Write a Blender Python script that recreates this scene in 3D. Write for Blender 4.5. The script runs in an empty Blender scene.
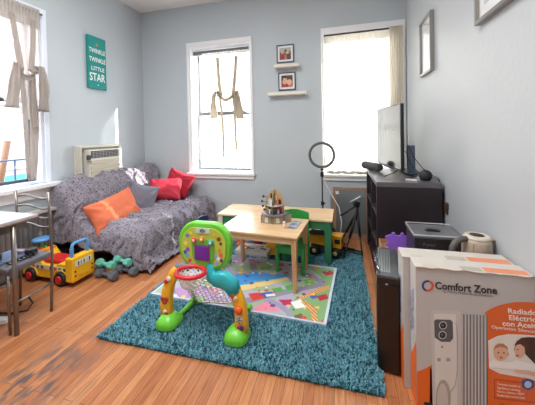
import bpy, bmesh, math, random
from mathutils import Vector, Matrix, Euler, noise
random.seed(7)
PI = math.pi
SC = bpy.context.scene
COL = SC.collection
R_ = math.radians

# ------------------------------------------------------------------ colours and materials
def lin(c):
    out = []
    for v in c[:3]:
        v = v / 255.0
        out.append(v / 12.92 if v <= .04045 else ((v + .055) / 1.055) ** 2.4)
    return (out[0], out[1], out[2], 1.0)

def nmat(name):
    m = bpy.data.materials.new(name); m.use_nodes = True
    nt = m.node_tree; b = nt.nodes['Principled BSDF']
    return m, nt, b

def mat(name, c, rough=.55, metal=0.0, noise_amt=0.06, scale=14, bump=0.0, bscale=60, coat=0.0, spec=.5):
    """principled surface with a light procedural mottling"""
    m, nt, b = nmat(name); N = nt.nodes; L = nt.links
    b.inputs['Roughness'].default_value = rough; b.inputs['Metallic'].default_value = metal
    b.inputs['Specular IOR Level'].default_value = spec
    if coat: b.inputs['Coat Weight'].default_value = coat
    tc = N.new('ShaderNodeTexCoord')
    nz = N.new('ShaderNodeTexNoise'); nz.inputs['Scale'].default_value = scale; nz.inputs['Detail'].default_value = 4
    L.new(tc.outputs['Object'], nz.inputs['Vector'])
    mx = N.new('ShaderNodeMix'); mx.data_type = 'RGBA'
    col = lin(c)
    mx.inputs[6].default_value = tuple(max(0, v * (1 - noise_amt)) for v in col[:3]) + (1,)
    mx.inputs[7].default_value = tuple(min(1, v * (1 + noise_amt)) for v in col[:3]) + (1,)
    L.new(nz.outputs['Fac'], mx.inputs[0]); L.new(mx.outputs[2], b.inputs['Base Color'])
    if bump:
        n2 = N.new('ShaderNodeTexNoise'); n2.inputs['Scale'].default_value = bscale; n2.inputs['Detail'].default_value = 3
        L.new(tc.outputs['Object'], n2.inputs['Vector'])
        bp = N.new('ShaderNodeBump'); bp.inputs['Strength'].default_value = bump; bp.inputs['Distance'].default_value = .01
        L.new(n2.outputs['Fac'], bp.inputs['Height']); L.new(bp.outputs['Normal'], b.inputs['Normal'])
    return m

_c = {}
def M(c, rough=.5, metal=0.0, **k):
    key = (tuple(c), rough, metal, tuple(sorted(k.items())))
    if key not in _c: _c[key] = mat('surface_%d_%d_%d' % tuple(c), c, rough, metal, **k)
    return _c[key]

def wood(name, c1, c2, rough=.35, axis='X', scale=3.0):
    m, nt, b = nmat(name); N = nt.nodes; L = nt.links
    tc = N.new('ShaderNodeTexCoord'); mp = N.new('ShaderNodeMapping')
    s = {'X': (1, 14, 14), 'Y': (14, 1, 14), 'Z': (14, 14, 1)}[axis]
    mp.inputs['Scale'].default_value = s
    nz = N.new('ShaderNodeTexNoise'); nz.inputs['Scale'].default_value = scale; nz.inputs['Detail'].default_value = 6
    nz.inputs['Distortion'].default_value = .6
    cr = N.new('ShaderNodeValToRGB'); cr.color_ramp.elements[0].position = .3; cr.color_ramp.elements[1].position = .7
    cr.color_ramp.elements[0].color = lin(c1); cr.color_ramp.elements[1].color = lin(c2)
    L.new(tc.outputs['Object'], mp.inputs['Vector']); L.new(mp.outputs['Vector'], nz.inputs['Vector'])
    L.new(nz.outputs['Fac'], cr.inputs['Fac']); L.new(cr.outputs['Color'], b.inputs['Base Color'])
    b.inputs['Roughness'].default_value = rough
    return m

def floor_mat():
    m, nt, b = nmat('oak_strip_floor'); N = nt.nodes; L = nt.links
    tc = N.new('ShaderNodeTexCoord'); mp = N.new('ShaderNodeMapping')
    mp.inputs['Rotation'].default_value = (0, 0, PI / 2)
    L.new(tc.outputs['Object'], mp.inputs['Vector'])
    bk = N.new('ShaderNodeTexBrick'); bk.offset = .37; bk.offset_frequency = 2
    bk.inputs['Scale'].default_value = 1.0; bk.inputs['Brick Width'].default_value = 1.1
    bk.inputs['Row Height'].default_value = .052; bk.inputs['Mortar Size'].default_value = .0011
    bk.inputs['Mortar Smooth'].default_value = .3; bk.inputs['Bias'].default_value = 0
    bk.inputs['Color1'].default_value = lin((206, 144, 98)); bk.inputs['Color2'].default_value = lin((176, 112, 72))
    bk.inputs['Mortar'].default_value = lin((78, 44, 26))
    L.new(mp.outputs['Vector'], bk.inputs['Vector'])
    # grain
    mg = N.new('ShaderNodeMapping'); mg.inputs['Scale'].default_value = (30, 1.6, 1)
    L.new(tc.outputs['Object'], mg.inputs['Vector'])
    ng = N.new('ShaderNodeTexNoise'); ng.inputs['Scale'].default_value = 4; ng.inputs['Detail'].default_value = 8
    ng.inputs['Distortion'].default_value = .8
    L.new(mg.outputs['Vector'], ng.inputs['Vector'])
    gr = N.new('ShaderNodeValToRGB'); gr.color_ramp.elements[0].position = .35; gr.color_ramp.elements[1].position = .62
    gr.color_ramp.elements[0].color = (.68, .62, .57, 1); gr.color_ramp.elements[1].color = (1.08, 1.04, 1.0, 1)
    L.new(ng.outputs['Fac'], gr.inputs['Fac'])
    mul = N.new('ShaderNodeMix'); mul.data_type = 'RGBA'; mul.blend_type = 'MULTIPLY'; mul.inputs[0].default_value = .8
    L.new(bk.outputs['Color'], mul.inputs[6]); L.new(gr.outputs['Color'], mul.inputs[7])
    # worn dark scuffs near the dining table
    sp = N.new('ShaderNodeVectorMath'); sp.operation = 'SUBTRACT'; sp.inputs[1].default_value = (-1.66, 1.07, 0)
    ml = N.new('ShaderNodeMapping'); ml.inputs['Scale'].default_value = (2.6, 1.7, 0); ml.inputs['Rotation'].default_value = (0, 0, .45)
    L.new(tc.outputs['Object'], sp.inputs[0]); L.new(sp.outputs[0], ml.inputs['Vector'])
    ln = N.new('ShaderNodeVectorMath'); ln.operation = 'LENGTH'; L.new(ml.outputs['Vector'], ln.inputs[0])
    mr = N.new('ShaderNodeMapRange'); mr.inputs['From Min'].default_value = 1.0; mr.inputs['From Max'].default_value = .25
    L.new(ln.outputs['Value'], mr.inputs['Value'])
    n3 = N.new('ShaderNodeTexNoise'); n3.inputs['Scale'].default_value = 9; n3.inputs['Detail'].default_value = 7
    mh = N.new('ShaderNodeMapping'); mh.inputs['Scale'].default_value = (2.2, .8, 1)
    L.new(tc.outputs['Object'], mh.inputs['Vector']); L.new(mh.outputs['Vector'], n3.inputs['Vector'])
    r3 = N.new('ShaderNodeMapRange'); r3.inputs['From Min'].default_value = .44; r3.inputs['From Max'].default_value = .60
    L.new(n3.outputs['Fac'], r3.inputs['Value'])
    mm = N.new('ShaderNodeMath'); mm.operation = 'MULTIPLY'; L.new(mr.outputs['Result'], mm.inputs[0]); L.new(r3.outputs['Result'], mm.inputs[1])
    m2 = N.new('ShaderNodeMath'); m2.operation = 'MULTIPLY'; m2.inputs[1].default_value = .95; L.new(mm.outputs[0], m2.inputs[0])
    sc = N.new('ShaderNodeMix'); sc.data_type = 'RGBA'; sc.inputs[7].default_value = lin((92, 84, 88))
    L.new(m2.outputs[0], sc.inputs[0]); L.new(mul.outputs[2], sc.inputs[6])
    L.new(sc.outputs[2], b.inputs['Base Color'])
    n4 = N.new('ShaderNodeTexNoise'); n4.inputs['Scale'].default_value = 5; n4.inputs['Detail'].default_value = 5
    L.new(tc.outputs['Object'], n4.inputs['Vector'])
    rr = N.new('ShaderNodeMapRange'); rr.inputs['To Min'].default_value = .24; rr.inputs['To Max'].default_value = .46
    L.new(n4.outputs['Fac'], rr.inputs['Value']); L.new(rr.outputs['Result'], b.inputs['Roughness'])
    bp = N.new('ShaderNodeBump'); bp.inputs['Strength'].default_value = .25; bp.inputs['Distance'].default_value = .003
    L.new(ng.outputs['Fac'], bp.inputs['Height']); L.new(bp.outputs['Normal'], b.inputs['Normal'])
    return m

def glass_mat(name='window_glass', tint=(1, 1, 1), gloss=.08):
    m = bpy.data.materials.new(name); m.use_nodes = True; nt = m.node_tree; nt.nodes.clear(); N = nt.nodes; L = nt.links
    o = N.new('ShaderNodeOutputMaterial'); t = N.new('ShaderNodeBsdfTransparent'); g = N.new('ShaderNodeBsdfGlossy'); x = N.new('ShaderNodeMixShader')
    t.inputs[0].default_value = tuple(tint) + (1,); g.inputs['Roughness'].default_value = .02
    fr = N.new('ShaderNodeLayerWeight'); fr.inputs[0].default_value = .5
    pw = N.new('ShaderNodeMath'); pw.operation = 'POWER'; pw.inputs[1].default_value = 5; L.new(fr.outputs['Facing'], pw.inputs[0])
    ad = N.new('ShaderNodeMath'); ad.operation = 'MAXIMUM'; ad.inputs[1].default_value = gloss * .5
    L.new(pw.outputs[0], ad.inputs[0]); L.new(ad.outputs[0], x.inputs[0])
    L.new(t.outputs[0], x.inputs[1]); L.new(g.outputs[0], x.inputs[2]); L.new(x.outputs[0], o.inputs[0])
    return m

def sheer_mat(name, c, trans=.35):
    """thin woven voile: part see-through, part diffuse, part translucent"""
    m = bpy.data.materials.new(name); m.use_nodes = True; nt = m.node_tree; nt.nodes.clear(); N = nt.nodes; L = nt.links
    o = N.new('ShaderNodeOutputMaterial'); t = N.new('ShaderNodeBsdfTransparent')
    d = N.new('ShaderNodeBsdfDiffuse'); tl = N.new('ShaderNodeBsdfTranslucent')
    d.inputs[0].default_value = lin(c); tl.inputs[0].default_value = lin(c)
    a = N.new('ShaderNodeMixShader'); a.inputs[0].default_value = .55
    L.new(d.outputs[0], a.inputs[1]); L.new(tl.outputs[0], a.inputs[2])
    x = N.new('ShaderNodeMixShader')
    tc = N.new('ShaderNodeTexCoord'); nz = N.new('ShaderNodeTexNoise'); nz.inputs['Scale'].default_value = 30
    L.new(tc.outputs['Object'], nz.inputs['Vector'])
    mr = N.new('ShaderNodeMapRange'); mr.inputs['To Min'].default_value = 1 - trans - .06; mr.inputs['To Max'].default_value = 1 - trans + .06
    L.new(nz.outputs['Fac'], mr.inputs['Value']); L.new(mr.outputs['Result'], x.inputs[0])
    L.new(t.outputs[0], x.inputs[1]); L.new(a.outputs[0], x.inputs[2]); L.new(x.outputs[0], o.inputs[0])
    return m

def attr_mat(name, rough=.8, attr='col', bump=0):
    m, nt, b = nmat(name); N = nt.nodes; L = nt.links
    a = N.new('ShaderNodeAttribute'); a.attribute_name = attr
    L.new(a.outputs['Color'], b.inputs['Base Color']); b.inputs['Roughness'].default_value = rough
    return m

def blanket_mat(name, base, speck, scale=34):
    m, nt, b = nmat(name); N = nt.nodes; L = nt.links
    tc = N.new('ShaderNodeTexCoord')
    nz = N.new('ShaderNodeTexNoise'); nz.inputs['Scale'].default_value = 18; nz.inputs['Detail'].default_value = 2
    L.new(tc.outputs['Object'], nz.inputs['Vector'])
    wv = N.new('ShaderNodeVectorMath'); wv.operation = 'SCALE'; wv.inputs['Scale'].default_value = .05
    L.new(nz.outputs['Color'], wv.inputs[0])
    ad = N.new('ShaderNodeVectorMath'); ad.operation = 'ADD'; L.new(tc.outputs['Object'], ad.inputs[0]); L.new(wv.outputs[0], ad.inputs[1])
    vo = N.new('ShaderNodeTexVoronoi'); vo.inputs['Scale'].default_value = scale
    L.new(ad.outputs[0], vo.inputs['Vector'])
    cr = N.new('ShaderNodeValToRGB'); e = cr.color_ramp.elements
    e[0].position = .26; e[0].color = (1, 1, 1, 1); e[1].position = .36; e[1].color = (0, 0, 0, 1)
    L.new(vo.outputs['Distance'], cr.inputs['Fac'])
    n2 = N.new('ShaderNodeTexNoise'); n2.inputs['Scale'].default_value = 12
    L.new(tc.outputs['Object'], n2.inputs['Vector'])
    mx0 = N.new('ShaderNodeMix'); mx0.data_type = 'RGBA'
    mx0.inputs[6].default_value = lin(base); mx0.inputs[7].default_value = lin(tuple(min(255, v + 28) for v in base))
    L.new(n2.outputs['Fac'], mx0.inputs[0])
    mx = N.new('ShaderNodeMix'); mx.data_type = 'RGBA'
    L.new(cr.outputs['Color'], mx.inputs[0]); L.new(mx0.outputs[2], mx.inputs[6]); mx.inputs[7].default_value = lin(speck)
    L.new(mx.outputs[2], b.inputs['Base Color']); b.inputs['Roughness'].default_value = .9
    b.inputs['Sheen Weight'].default_value = .2
    bp = N.new('ShaderNodeBump'); bp.inputs['Strength'].default_value = .35; bp.inputs['Distance'].default_value = .01
    L.new(n2.outputs['Fac'], bp.inputs['Height']); L.new(bp.outputs['Normal'], b.inputs['Normal'])
    return m

# ------------------------------------------------------------------ mesh building
class MB:
    """collects shapes into one mesh (several materials allowed inside one part)"""
    def __init__(self): self.v = []; self.f = []; self.mi = []; self.sm = []; self.mats = []
    def slot(self, m):
        if m not in self.mats: self.mats.append(m)
        return self.mats.index(m)
    def add(self, vs, fs, m=None, smooth=False):
        o = len(self.v); self.v += [tuple(p) for p in vs]
        s = self.slot(m) if m is not None else 0
        for f in fs: self.f.append(tuple(i + o for i in f)); self.mi.append(s); self.sm.append(smooth)
        return self
    def bm(self, bm, m=None, smooth=False):
        bm.verts.index_update()
        self.add([v.co[:] for v in bm.verts], [[v.index for v in f.verts] for f in bm.faces], m, smooth); bm.free(); return self
    def box(self, c, s, bev=.0, rot=None, m=None, seg=2, smooth=False):
        bm = bmesh.new(); bmesh.ops.create_cube(bm, size=1)
        for v in bm.verts: v.co = Vector((v.co.x * s[0], v.co.y * s[1], v.co.z * s[2]))
        if bev: bmesh.ops.bevel(bm, geom=list(bm.edges), offset=bev, segments=seg, profile=.6, affect='EDGES')
        mt = Matrix.Translation(c)
        if rot is not None: mt = mt @ Euler(rot).to_matrix().to_4x4()
        bm.transform(mt); return self.bm(bm, m, smooth)
    def b2(self, lo, hi, bev=0, m=None, **k):
        return self.box([(a + b) / 2 for a, b in zip(lo, hi)], [abs(b - a) for a, b in zip(lo, hi)], bev, m=m, **k)
    def tube(self, pts, r, seg=10, m=None, cap=True, closed=False):
        P = [Vector(p) for p in pts]; n = len(P)
        rs = r if isinstance(r, (list, tuple)) else [r] * n
        vs = []; fs = []; prev = None
        for i in range(n):
            if closed: t = P[(i + 1) % n] - P[i - 1]
            else: t = P[min(i + 1, n - 1)] - P[max(i - 1, 0)]
            if t.length < 1e-9: t = Vector((0, 0, 1))
            t.normalize()
            if prev is None:
                a = Vector((0, 0, 1)) if abs(t.z) < .9 else Vector((1, 0, 0))
                nr = t.cross(a).normalized()
            else:
                nr = (prev - t * prev.dot(t))
                nr = nr.normalized() if nr.length > 1e-6 else t.orthogonal().normalized()
            prev = nr; bn = t.cross(nr)
            for k in range(seg):
                an = 2 * PI * k / seg
                vs.append(P[i] + (nr * math.cos(an) + bn * math.sin(an)) * rs[i])
        rng = n if closed else n - 1
        for i in range(rng):
            j = (i + 1) % n
            for k in range(seg):
                fs.append((i * seg + k, i * seg + (k + 1) % seg, j * seg + (k + 1) % seg, j * seg + k))
        if cap and not closed:
            fs.append(tuple(range(seg))[::-1]); fs.append(tuple((n - 1) * seg + k for k in range(seg)))
        return self.add(vs, fs, m, True)
    def lathe(self, prof, c=(0, 0, 0), axis='Z', seg=24, m=None, rot=None):
        vs = []; fs = []
        for r, h in prof:
            for k in range(seg):
                a = 2 * PI * k / seg; x, y = r * math.cos(a), r * math.sin(a)
                p = Vector({'Z': (x, y, h), 'Y': (x, h, y), 'X': (h, x, y)}[axis])
                if rot is not None: p = Euler(rot).to_matrix() @ p
                vs.append(p + Vector(c))
        for i in range(len(prof) - 1):
            for k in range(seg):
                q = (i * seg + k, i * seg + (k + 1) % seg, (i + 1) * seg + (k + 1) % seg, (i + 1) * seg + k)
                fs.append(q)
        if prof[0][0] > 1e-4: fs.append(tuple(range(seg))[::-1])
        if prof[-1][0] > 1e-4: fs.append(tuple((len(prof) - 1) * seg + k for k in range(seg)))
        return self.add(vs, fs, m, True)
    def sphere(self, c, r, m=None, seg=16, ring=10, sc=(1, 1, 1)):
        pr = [(max(1e-5, math.sin(PI * i / ring)), -math.cos(PI * i / ring)) for i in range(ring + 1)]
        vs = []; fs = []
        for a, h in pr:
            for k in range(seg):
                t = 2 * PI * k / seg
                vs.append((c[0] + r * sc[0] * a * math.cos(t), c[1] + r * sc[1] * a * math.sin(t), c[2] + r * sc[2] * h))
        for i in range(ring):
            for k in range(seg): fs.append((i * seg + k, i * seg + (k + 1) % seg, (i + 1) * seg + (k + 1) % seg, (i + 1) * seg + k))
        return self.add(vs, fs, m, True)
    def prism(self, pts, d, frame, m=None):
        """polygon in a 2-D frame (origin, ax, ay) extruded by d along ax x ay"""
        o, ax, ay = [Vector(q) for q in frame]; n = ax.cross(ay).normalized()
        A = [o + ax * p[0] + ay * p[1] for p in pts]; k = len(A)
        vs = A + [a + n * d for a in A]
        fs = [tuple(range(k))[::-1], tuple(range(k, 2 * k))] + [(i, (i + 1) % k, k + (i + 1) % k, k + i) for i in range(k)]
        return self.add(vs, fs, m)
    def build(self, name, m=None, parent=None, loc=None, rotz=0, fix=True):
        me = bpy.data.meshes.new(name); me.from_pydata(self.v, [], self.f)
        mats = list(self.mats)
        if not mats: mats = [m]
        else:
            mats = [q if q is not None else m for q in mats]
        for q in mats: me.materials.append(q)
        me.polygons.foreach_set('material_index', [min(i, len(mats) - 1) for i in self.mi])
        me.polygons.foreach_set('use_smooth', self.sm)
        if fix:
            bm = bmesh.new(); bm.from_mesh(me); bmesh.ops.recalc_face_normals(bm, faces=bm.faces); bm.to_mesh(me); bm.free()
        me.update()
        o = bpy.data.objects.new(name, me); COL.objects.link(o)
        if parent is not None: o.parent = parent
        if loc is not None: o.location = loc; o.rotation_euler = (0, 0, rotz)
        return o

def thing(name, label, cat, loc=(0, 0, 0), rotz=0, group=None):
    o = bpy.data.objects.new(name, None); COL.objects.link(o); o.empty_display_size = .05
    o.location = loc; o.rotation_euler = (0, 0, rotz); o['label'] = label; o['category'] = cat
    if group: o['group'] = group
    return o
def tag(o, label, cat, group=None):
    o['label'] = label; o['category'] = cat
    if group: o['group'] = group
    return o
def struct(o): o['kind'] = 'structure'; return o
def dup(root, loc, rotz, label, rot=None):
    r = root.copy(); COL.objects.link(r); r.location = loc; r.rotation_euler = rot if rot else (0, 0, rotz); r['label'] = label
    for ch in list(root.children):
        c = ch.copy(); COL.objects.link(c); c.parent = r
        for g in ch.children:
            d = g.copy(); COL.objects.link(d); d.parent = c
    return r

def text_mesh(name, s, m, parent, frame, width=None, height=.03, depth=.0006, bold=0.0, align='LEFT'):
    """raised lettering: built from the font outline, laid into frame (origin, ax, ay)"""
    cu = bpy.data.curves.new('lettering', 'FONT'); cu.body = s; cu.size = 1; cu.extrude = .5; cu.offset = bold; cu.resolution_u = 3
    t = bpy.data.objects.new('lettering', cu); COL.objects.link(t)
    dg = bpy.context.evaluated_depsgraph_get(); dg.update()
    me = bpy.data.meshes.new_from_object(t.evaluated_get(dg)); bpy.data.objects.remove(t)
    xs = [v.co.x for v in me.vertices]; ys = [v.co.y for v in me.vertices]
    x0, x1, y1 = min(xs), max(xs), .70
    sy = height / y1; sx = (width / (x1 - x0)) if width else sy
    o, ax, ay = [Vector(q) for q in frame]; n = ax.cross(ay).normalized()
    for v in me.vertices:
        x = (v.co.x - x0) * sx
        if align == 'CENTER': x -= (x1 - x0) * sx / 2
        v.co = o + ax * x + ay * (v.co.y * sy) + n * ((v.co.z + .5) * depth)
    me.materials.clear(); me.materials.append(m)
    ob = bpy.data.objects.new(name, me); COL.objects.link(ob); ob.parent = parent
    return ob

def fbm(p, s, o=4): return noise.fractal(Vector(p) * s, 1.0, 2.0, o)

# ------------------------------------------------------------------ camera
H = 1.35
FPX = 280.120254; YAW = .257418356; PIT = -.0182567304; ROL = -.0198132651; CY = 138.445235
c, s = math.cos, math.sin
Rz = Matrix(((c(YAW), s(YAW), 0), (-s(YAW), c(YAW), 0), (0, 0, 1)))
Rx = Matrix(((1, 0, 0), (0, c(PIT), s(PIT)), (0, -s(PIT), c(PIT))))
Ry = Matrix(((c(ROL), 0, s(ROL)), (0, 1, 0), (-s(ROL), 0, c(ROL))))
RR = Ry @ Rx @ Rz
cam = bpy.data.cameras.new('camera'); camo = bpy.data.objects.new('camera', cam); COL.objects.link(camo)
mw = Matrix.Identity(4)
for i in range(3):
    mw[i][0] = RR[0][i]; mw[i][1] = RR[2][i]; mw[i][2] = -RR[1][i]
mw[2][3] = H
camo.matrix_world = mw
cam.sensor_width = 36; cam.sensor_fit = 'HORIZONTAL'; cam.lens = 36 * FPX / 535
cam.shift_y = -(202.5 - CY) / 535; cam.clip_start = .05; cam.clip_end = 200
SC.camera = camo

# ------------------------------------------------------------------ materials in common
W_PAINT = mat('pale_blue_grey_wall_paint', (190, 200, 206), .55, noise_amt=.03, scale=2.5, bump=.10, bscale=45)
W_LIGHT = mat('light_grey_wall_paint', (186, 191, 195), .42, noise_amt=.03, scale=2, bump=.14, bscale=30)
CEIL = mat('white_ceiling_paint', (238, 238, 236), .8, noise_amt=.02)
TRIM = mat('white_gloss_trim', (240, 242, 244), .3, noise_amt=.02)
SASH = mat('grey_window_sash', (120, 124, 130), .4, noise_amt=.03)
GLASS = glass_mat()
BLACK = M((22, 22, 24), .45); STEEL = M((150, 150, 152), .28, 1.0); WHITE = M((235, 235, 232), .45)
BIRCH = wood('birch_wood', (214, 174, 128), (234, 202, 160), .26, 'X')
BIRCHL = wood('birch_wood_leg', (196, 146, 98), (220, 176, 128), .4, 'Z')

# ================================================================== THE ROOM
XL, XR, YB, YF, ZC = -3.1, .812, 3.9, -1.7, 3.33
T = .25
struct(MB().b2((XL - T, YF - T, -.1), (XR + T, YB + T, 0)).build('floor', floor_mat()))
struct(MB().b2((XL - T, YF - T, ZC), (XR + T, YB + T, ZC + .1)).build('ceiling', CEIL))
# back wall with two openings
W1 = (-2.26, -1.245, .76, 2.70); W2 = (-.215, .715, .77, 2.665)
b = MB()
b.b2((XL - T, YB, 0), (W1[0], YB + T, ZC)); b.b2((W1[1], YB, 0), (W2[0], YB + T, ZC)); b.b2((W2[1], YB, 0), (XR + T, YB + T, ZC))
for w in (W1, W2):
    b.b2((w[0], YB, 0), (w[1], YB + T, w[2])); b.b2((w[0], YB, w[3]), (w[1], YB + T, ZC))
struct(b.build('wall_back', W_PAINT))
struct(MB().b2((XR, YF, 0), (XR + T, YB, ZC)).build('wall_right', W_LIGHT))
struct(MB().b2((XL - T, YF - T, 0), (XR + T, YF, ZC)).build('wall_front', W_LIGHT))
WL = (1.20, 2.31, .87, 2.63)     # opening in the left wall: y0, y1, z0, z1
b = MB()
b.b2((XL - T, YF, 0), (XL, WL[0], ZC)); b.b2((XL - T, WL[1], 0), (XL, YB, ZC))
b.b2((XL - T, WL[0], 0), (XL, WL[1], WL[2])); b.b2((XL - T, WL[0], WL[3]), (XL, WL[1], ZC))
struct(b.build('wall_left', W_PAINT))
# baseboards
struct(MB().b2((XL, YB - .018, 0), (XR, YB, .13), .004).build('baseboard_back', TRIM))
struct(MB().b2((XL, YF, 0), (XL + .018, YB - .02, .13), .004).build('baseboard_left', TRIM))
struct(MB().b2((XR - .018, YF, 0), (XR, YB - .02, .13), .004).build('baseboard_right', TRIM))

def back_window(n, w, cas_l, cas_r, cas_t):
    """reveal lined in white, casing, sill board, two sashes with dark frames and a pane each"""
    x0, x1, z0, z1 = w; yo = YB + .20
    fr = MB()
    fr.b2((x0 - cas_l, YB - .018, z0 + .012), (x0, YB, z1 + cas_t), .003); fr.b2((x1, YB - .018, z0 + .012), (x1 + cas_r, YB, z1 + cas_t), .003)
    fr.b2((x0, YB - .018, z1), (x1, YB, z1 + cas_t), .003)
    fr.b2((x0, YB, z0), (x0 + .035, yo + .06, z1)); fr.b2((x1 - .035, YB, z0), (x1, yo + .06, z1)); fr.b2((x0 + .035, YB, z1 - .035), (x1 - .035, yo + .06, z1))
    fr.b2((x0 + .035, YB, z0), (x1 - .035, yo + .06, z0 + .03))
    root = struct(fr.build('window_%d' % n, TRIM))
    si = MB(); si.b2((x0 - cas_l - .02, YB - .06, z0 - .022), (x1 + cas_r + .02 if n == 1 else XR - .004, YB - .0005, z0 + .010), .006)
    si.b2((x0 - cas_l, YB - .03, z0 - .075), (x1 + cas_r if n == 1 else XR - .004, YB - .0005, z0 - .024), .004)
    si.build('window_sill', TRIM, root)
    mid = z0 + .46 * (z1 - z0) + .03
    for k, (a, bb, yy) in enumerate(((z0 + .03, mid, yo), (mid, z1 - .035, yo + .03))):
        q = MB(); xa, xb = x0 + .035, x1 - .035
        q.b2((xa, yy - .015, a), (xa + .035, yy + .015, bb)); q.b2((xb - .035, yy - .015, a), (xb, yy + .015, bb))
        q.b2((xa + .035, yy - .015, a), (xb - .035, yy + .015, a + .03)); q.b2((xa + .035, yy - .015, bb - .035), (xb - .035, yy + .015, bb))
        sash = q.build('window_sash', SASH, root)
        MB().b2((xa + .035, yy - .003, a + .03), (xb - .035, yy + .003, bb - .035)).build('window_pane', GLASS, sash)
back_window(1, W1, .03, .012, .06)
back_window(2, W2, .035, .085, .09)

# left window
y0, y1, z0, z1 = WL; xo = XL - .13
JAMB = mat('cool_white_jamb', (226, 234, 246), .3, noise_amt=.02)
fr = MB()
fr.b2((XL, y0 - .12, z0 - .0), (XL + .02, y0, z1 + .10), .003); fr.b2((XL, y1, z0), (XL + .02, y1 + .05, z1 + .10), .003); fr.b2((XL, y0, z1), (XL + .02, y1, z1 + .10), .003)
fr.b2((xo - .07, y0, z0), (XL, y0 + .03, z1)); fr.b2((xo - .07, y1 - .03, z0), (XL, y1, z1)); fr.b2((xo - .07, y0 + .03, z1 - .03), (XL, y1 - .03, z1)); fr.b2((xo - .07, y0 + .03, z0), (XL, y1 - .03, z0 + .02))
r3 = struct(fr.build('window_3', JAMB))
si = MB(); si.b2((XL + .0005, y0 - .16, z0 - .045), (XL + .10, y1 + .14, z0 - .004), .006); si.b2((XL + .0005, y0 - .14, z0 - .15), (XL + .03, y1 + .12, z0 - .047), .004)
si.build('window_sill', TRIM, r3)
mid = z0 + .5 * (z1 - z0)
DSASH = mat('dark_grey_sash', (70, 76, 88), .4)
for a, bb, xx in ((z0 + .02, mid, xo), (mid, z1 - .03, xo - .03)):
    q = MB(); ya, yb = y0 + .03, y1 - .03
    q.b2((xx - .015, ya, a), (xx + .015, ya + .04, bb)); q.b2((xx - .015, yb - .04, a), (xx + .015, yb, bb))
    q.b2((xx - .015, ya + .04, a), (xx + .015, yb - .04, a + .03)); q.b2((xx - .015, ya + .04, bb - .035), (xx + .015, yb - .04, bb))
    sash = q.build('window_sash', DSASH, r3)
    MB().b2((xx - .003, ya + .04, a + .03), (xx + .003, yb - .04, bb - .035)).build('window_pane', GLASS, sash)
# low panelled radiator cover under the left window
t = thing('radiator_cover', 'low grey metal radiator cover under the left window behind the metal chair', 'radiator', (XL + .035, 1.62, 0))
gm = mat('worn_grey_metal', (128, 126, 124), .4, .4, noise_amt=.25, scale=6)
b = MB(); b.b2((0, -.62, .06), (.09, .66, .58), .006); b.build('cover_panel', gm, t)
b = MB(); b.b2((-.005, -.66, .58), (.11, .69, .61), .004); b.build('top_ledge', M((190, 186, 182), .5), t)
g = MB()
for k in range(26): g.b2((.088, -.58 + k * .047, .12), (.094, -.565 + k * .047, .52))
g.build('grille', M((108, 106, 106), .4, .4), t)
for yy in (-.55, .58): MB().b2((.01, yy - .03, 0), (.08, yy + .03, .06)).build('foot', gm, t)

# ------------------------------------------------------------------ outside
BR = nmat('pink_brick')
m, nt, bs = BR
bk = nt.nodes.new('ShaderNodeTexBrick'); bk.inputs['Scale'].default_value = 4; bk.inputs['Color1'].default_value = lin((104, 56, 60)); bk.inputs['Color2'].default_value = lin((94, 50, 54)); bk.inputs['Mortar'].default_value = lin((104, 84, 84))
tcn = nt.nodes.new('ShaderNodeTexCoord'); mpn = nt.nodes.new('ShaderNodeMapping'); mpn.inputs['Rotation'].default_value = (PI / 2, 0, PI / 2)
nt.links.new(tcn.outputs['Object'], mpn.inputs['Vector']); nt.links.new(mpn.outputs['Vector'], bk.inputs['Vector']); nt.links.new(bk.outputs['Color'], bs.inputs['Base Color'])
t = thing('apartment_building', 'pinkish brick apartment building seen through the left window', 'building', (-13, 6.0, -4))
MB().b2((-3, -7, 0), (0, 4.5, 12)).build('brick_wall', m, t)
for iy in range(5):
    for iz in range(4):
        yy, zz = -6 + iy * 2.1, 1.6 + iz * 2.6
        f = MB(); f.b2((0.002, yy - .62, zz - .1), (.08, yy + .62, zz)); f.b2((.002, yy - .55, zz), (.05, yy - .47, zz + 1.5)); f.b2((.002, yy + .47, zz), (.05, yy + .55, zz + 1.5)); f.b2((.002, yy - .47, zz + 1.42), (.05, yy + .47, zz + 1.5)); f.b2((.002, yy - .47, zz + .72), (.05, yy + .47, zz + .78))
        w = f.build('window', TRIM, t); MB().b2((.004, yy - .47, zz), (.02, yy + .47, zz + 1.42)).build('pane', M((120, 135, 150), .15), w)
struct(MB().b2((-40, -20, -4.2), (-4.4, 40, -4.0)).build('ground', M((150, 150, 152), .9)))
t = thing('shop_awning', 'teal canvas awning outside low behind the left window', 'awning', (-10.4, 5.2, -.55))
MB().prism([(0, 0), (1.6, .0), (1.6, .12), (0, .7)], 4.4, ((0, 2.4, 0), (1, 0, 0), (0, 0, 1))).build('canvas', M((20, 104, 116), .7), t)
for yy in (-1.9, 2.3): MB().tube([(1.55, yy, .05), (1.55, yy, -3.45)], .04).build('post', STEEL, t)
t = thing('balcony_railing', 'thin dark steel railing outside just beyond the left window glass', 'railing', (-3.62, 1.7, .62))
b = MB()
b.tube([(0, -1.2, .48), (0, 1.2, .48)], .012); b.tube([(0, -1.2, .08), (0, 1.2, .08)], .01); b.build('rail', M((70, 84, 110), .5), t)
for k in range(6): MB().tube([(0, -1.1 + k * .44, .0), (0, -1.1 + k * .44, .80 if k % 3 == 2 else .48)], .010).build('baluster', M((70, 84, 110), .5), t)
b = MB(); b.b2((-.6, -1.25, -.10), (.06, 1.25, 0), .01); b.build('balcony_slab', M((190, 190, 190), .8), t)
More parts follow.
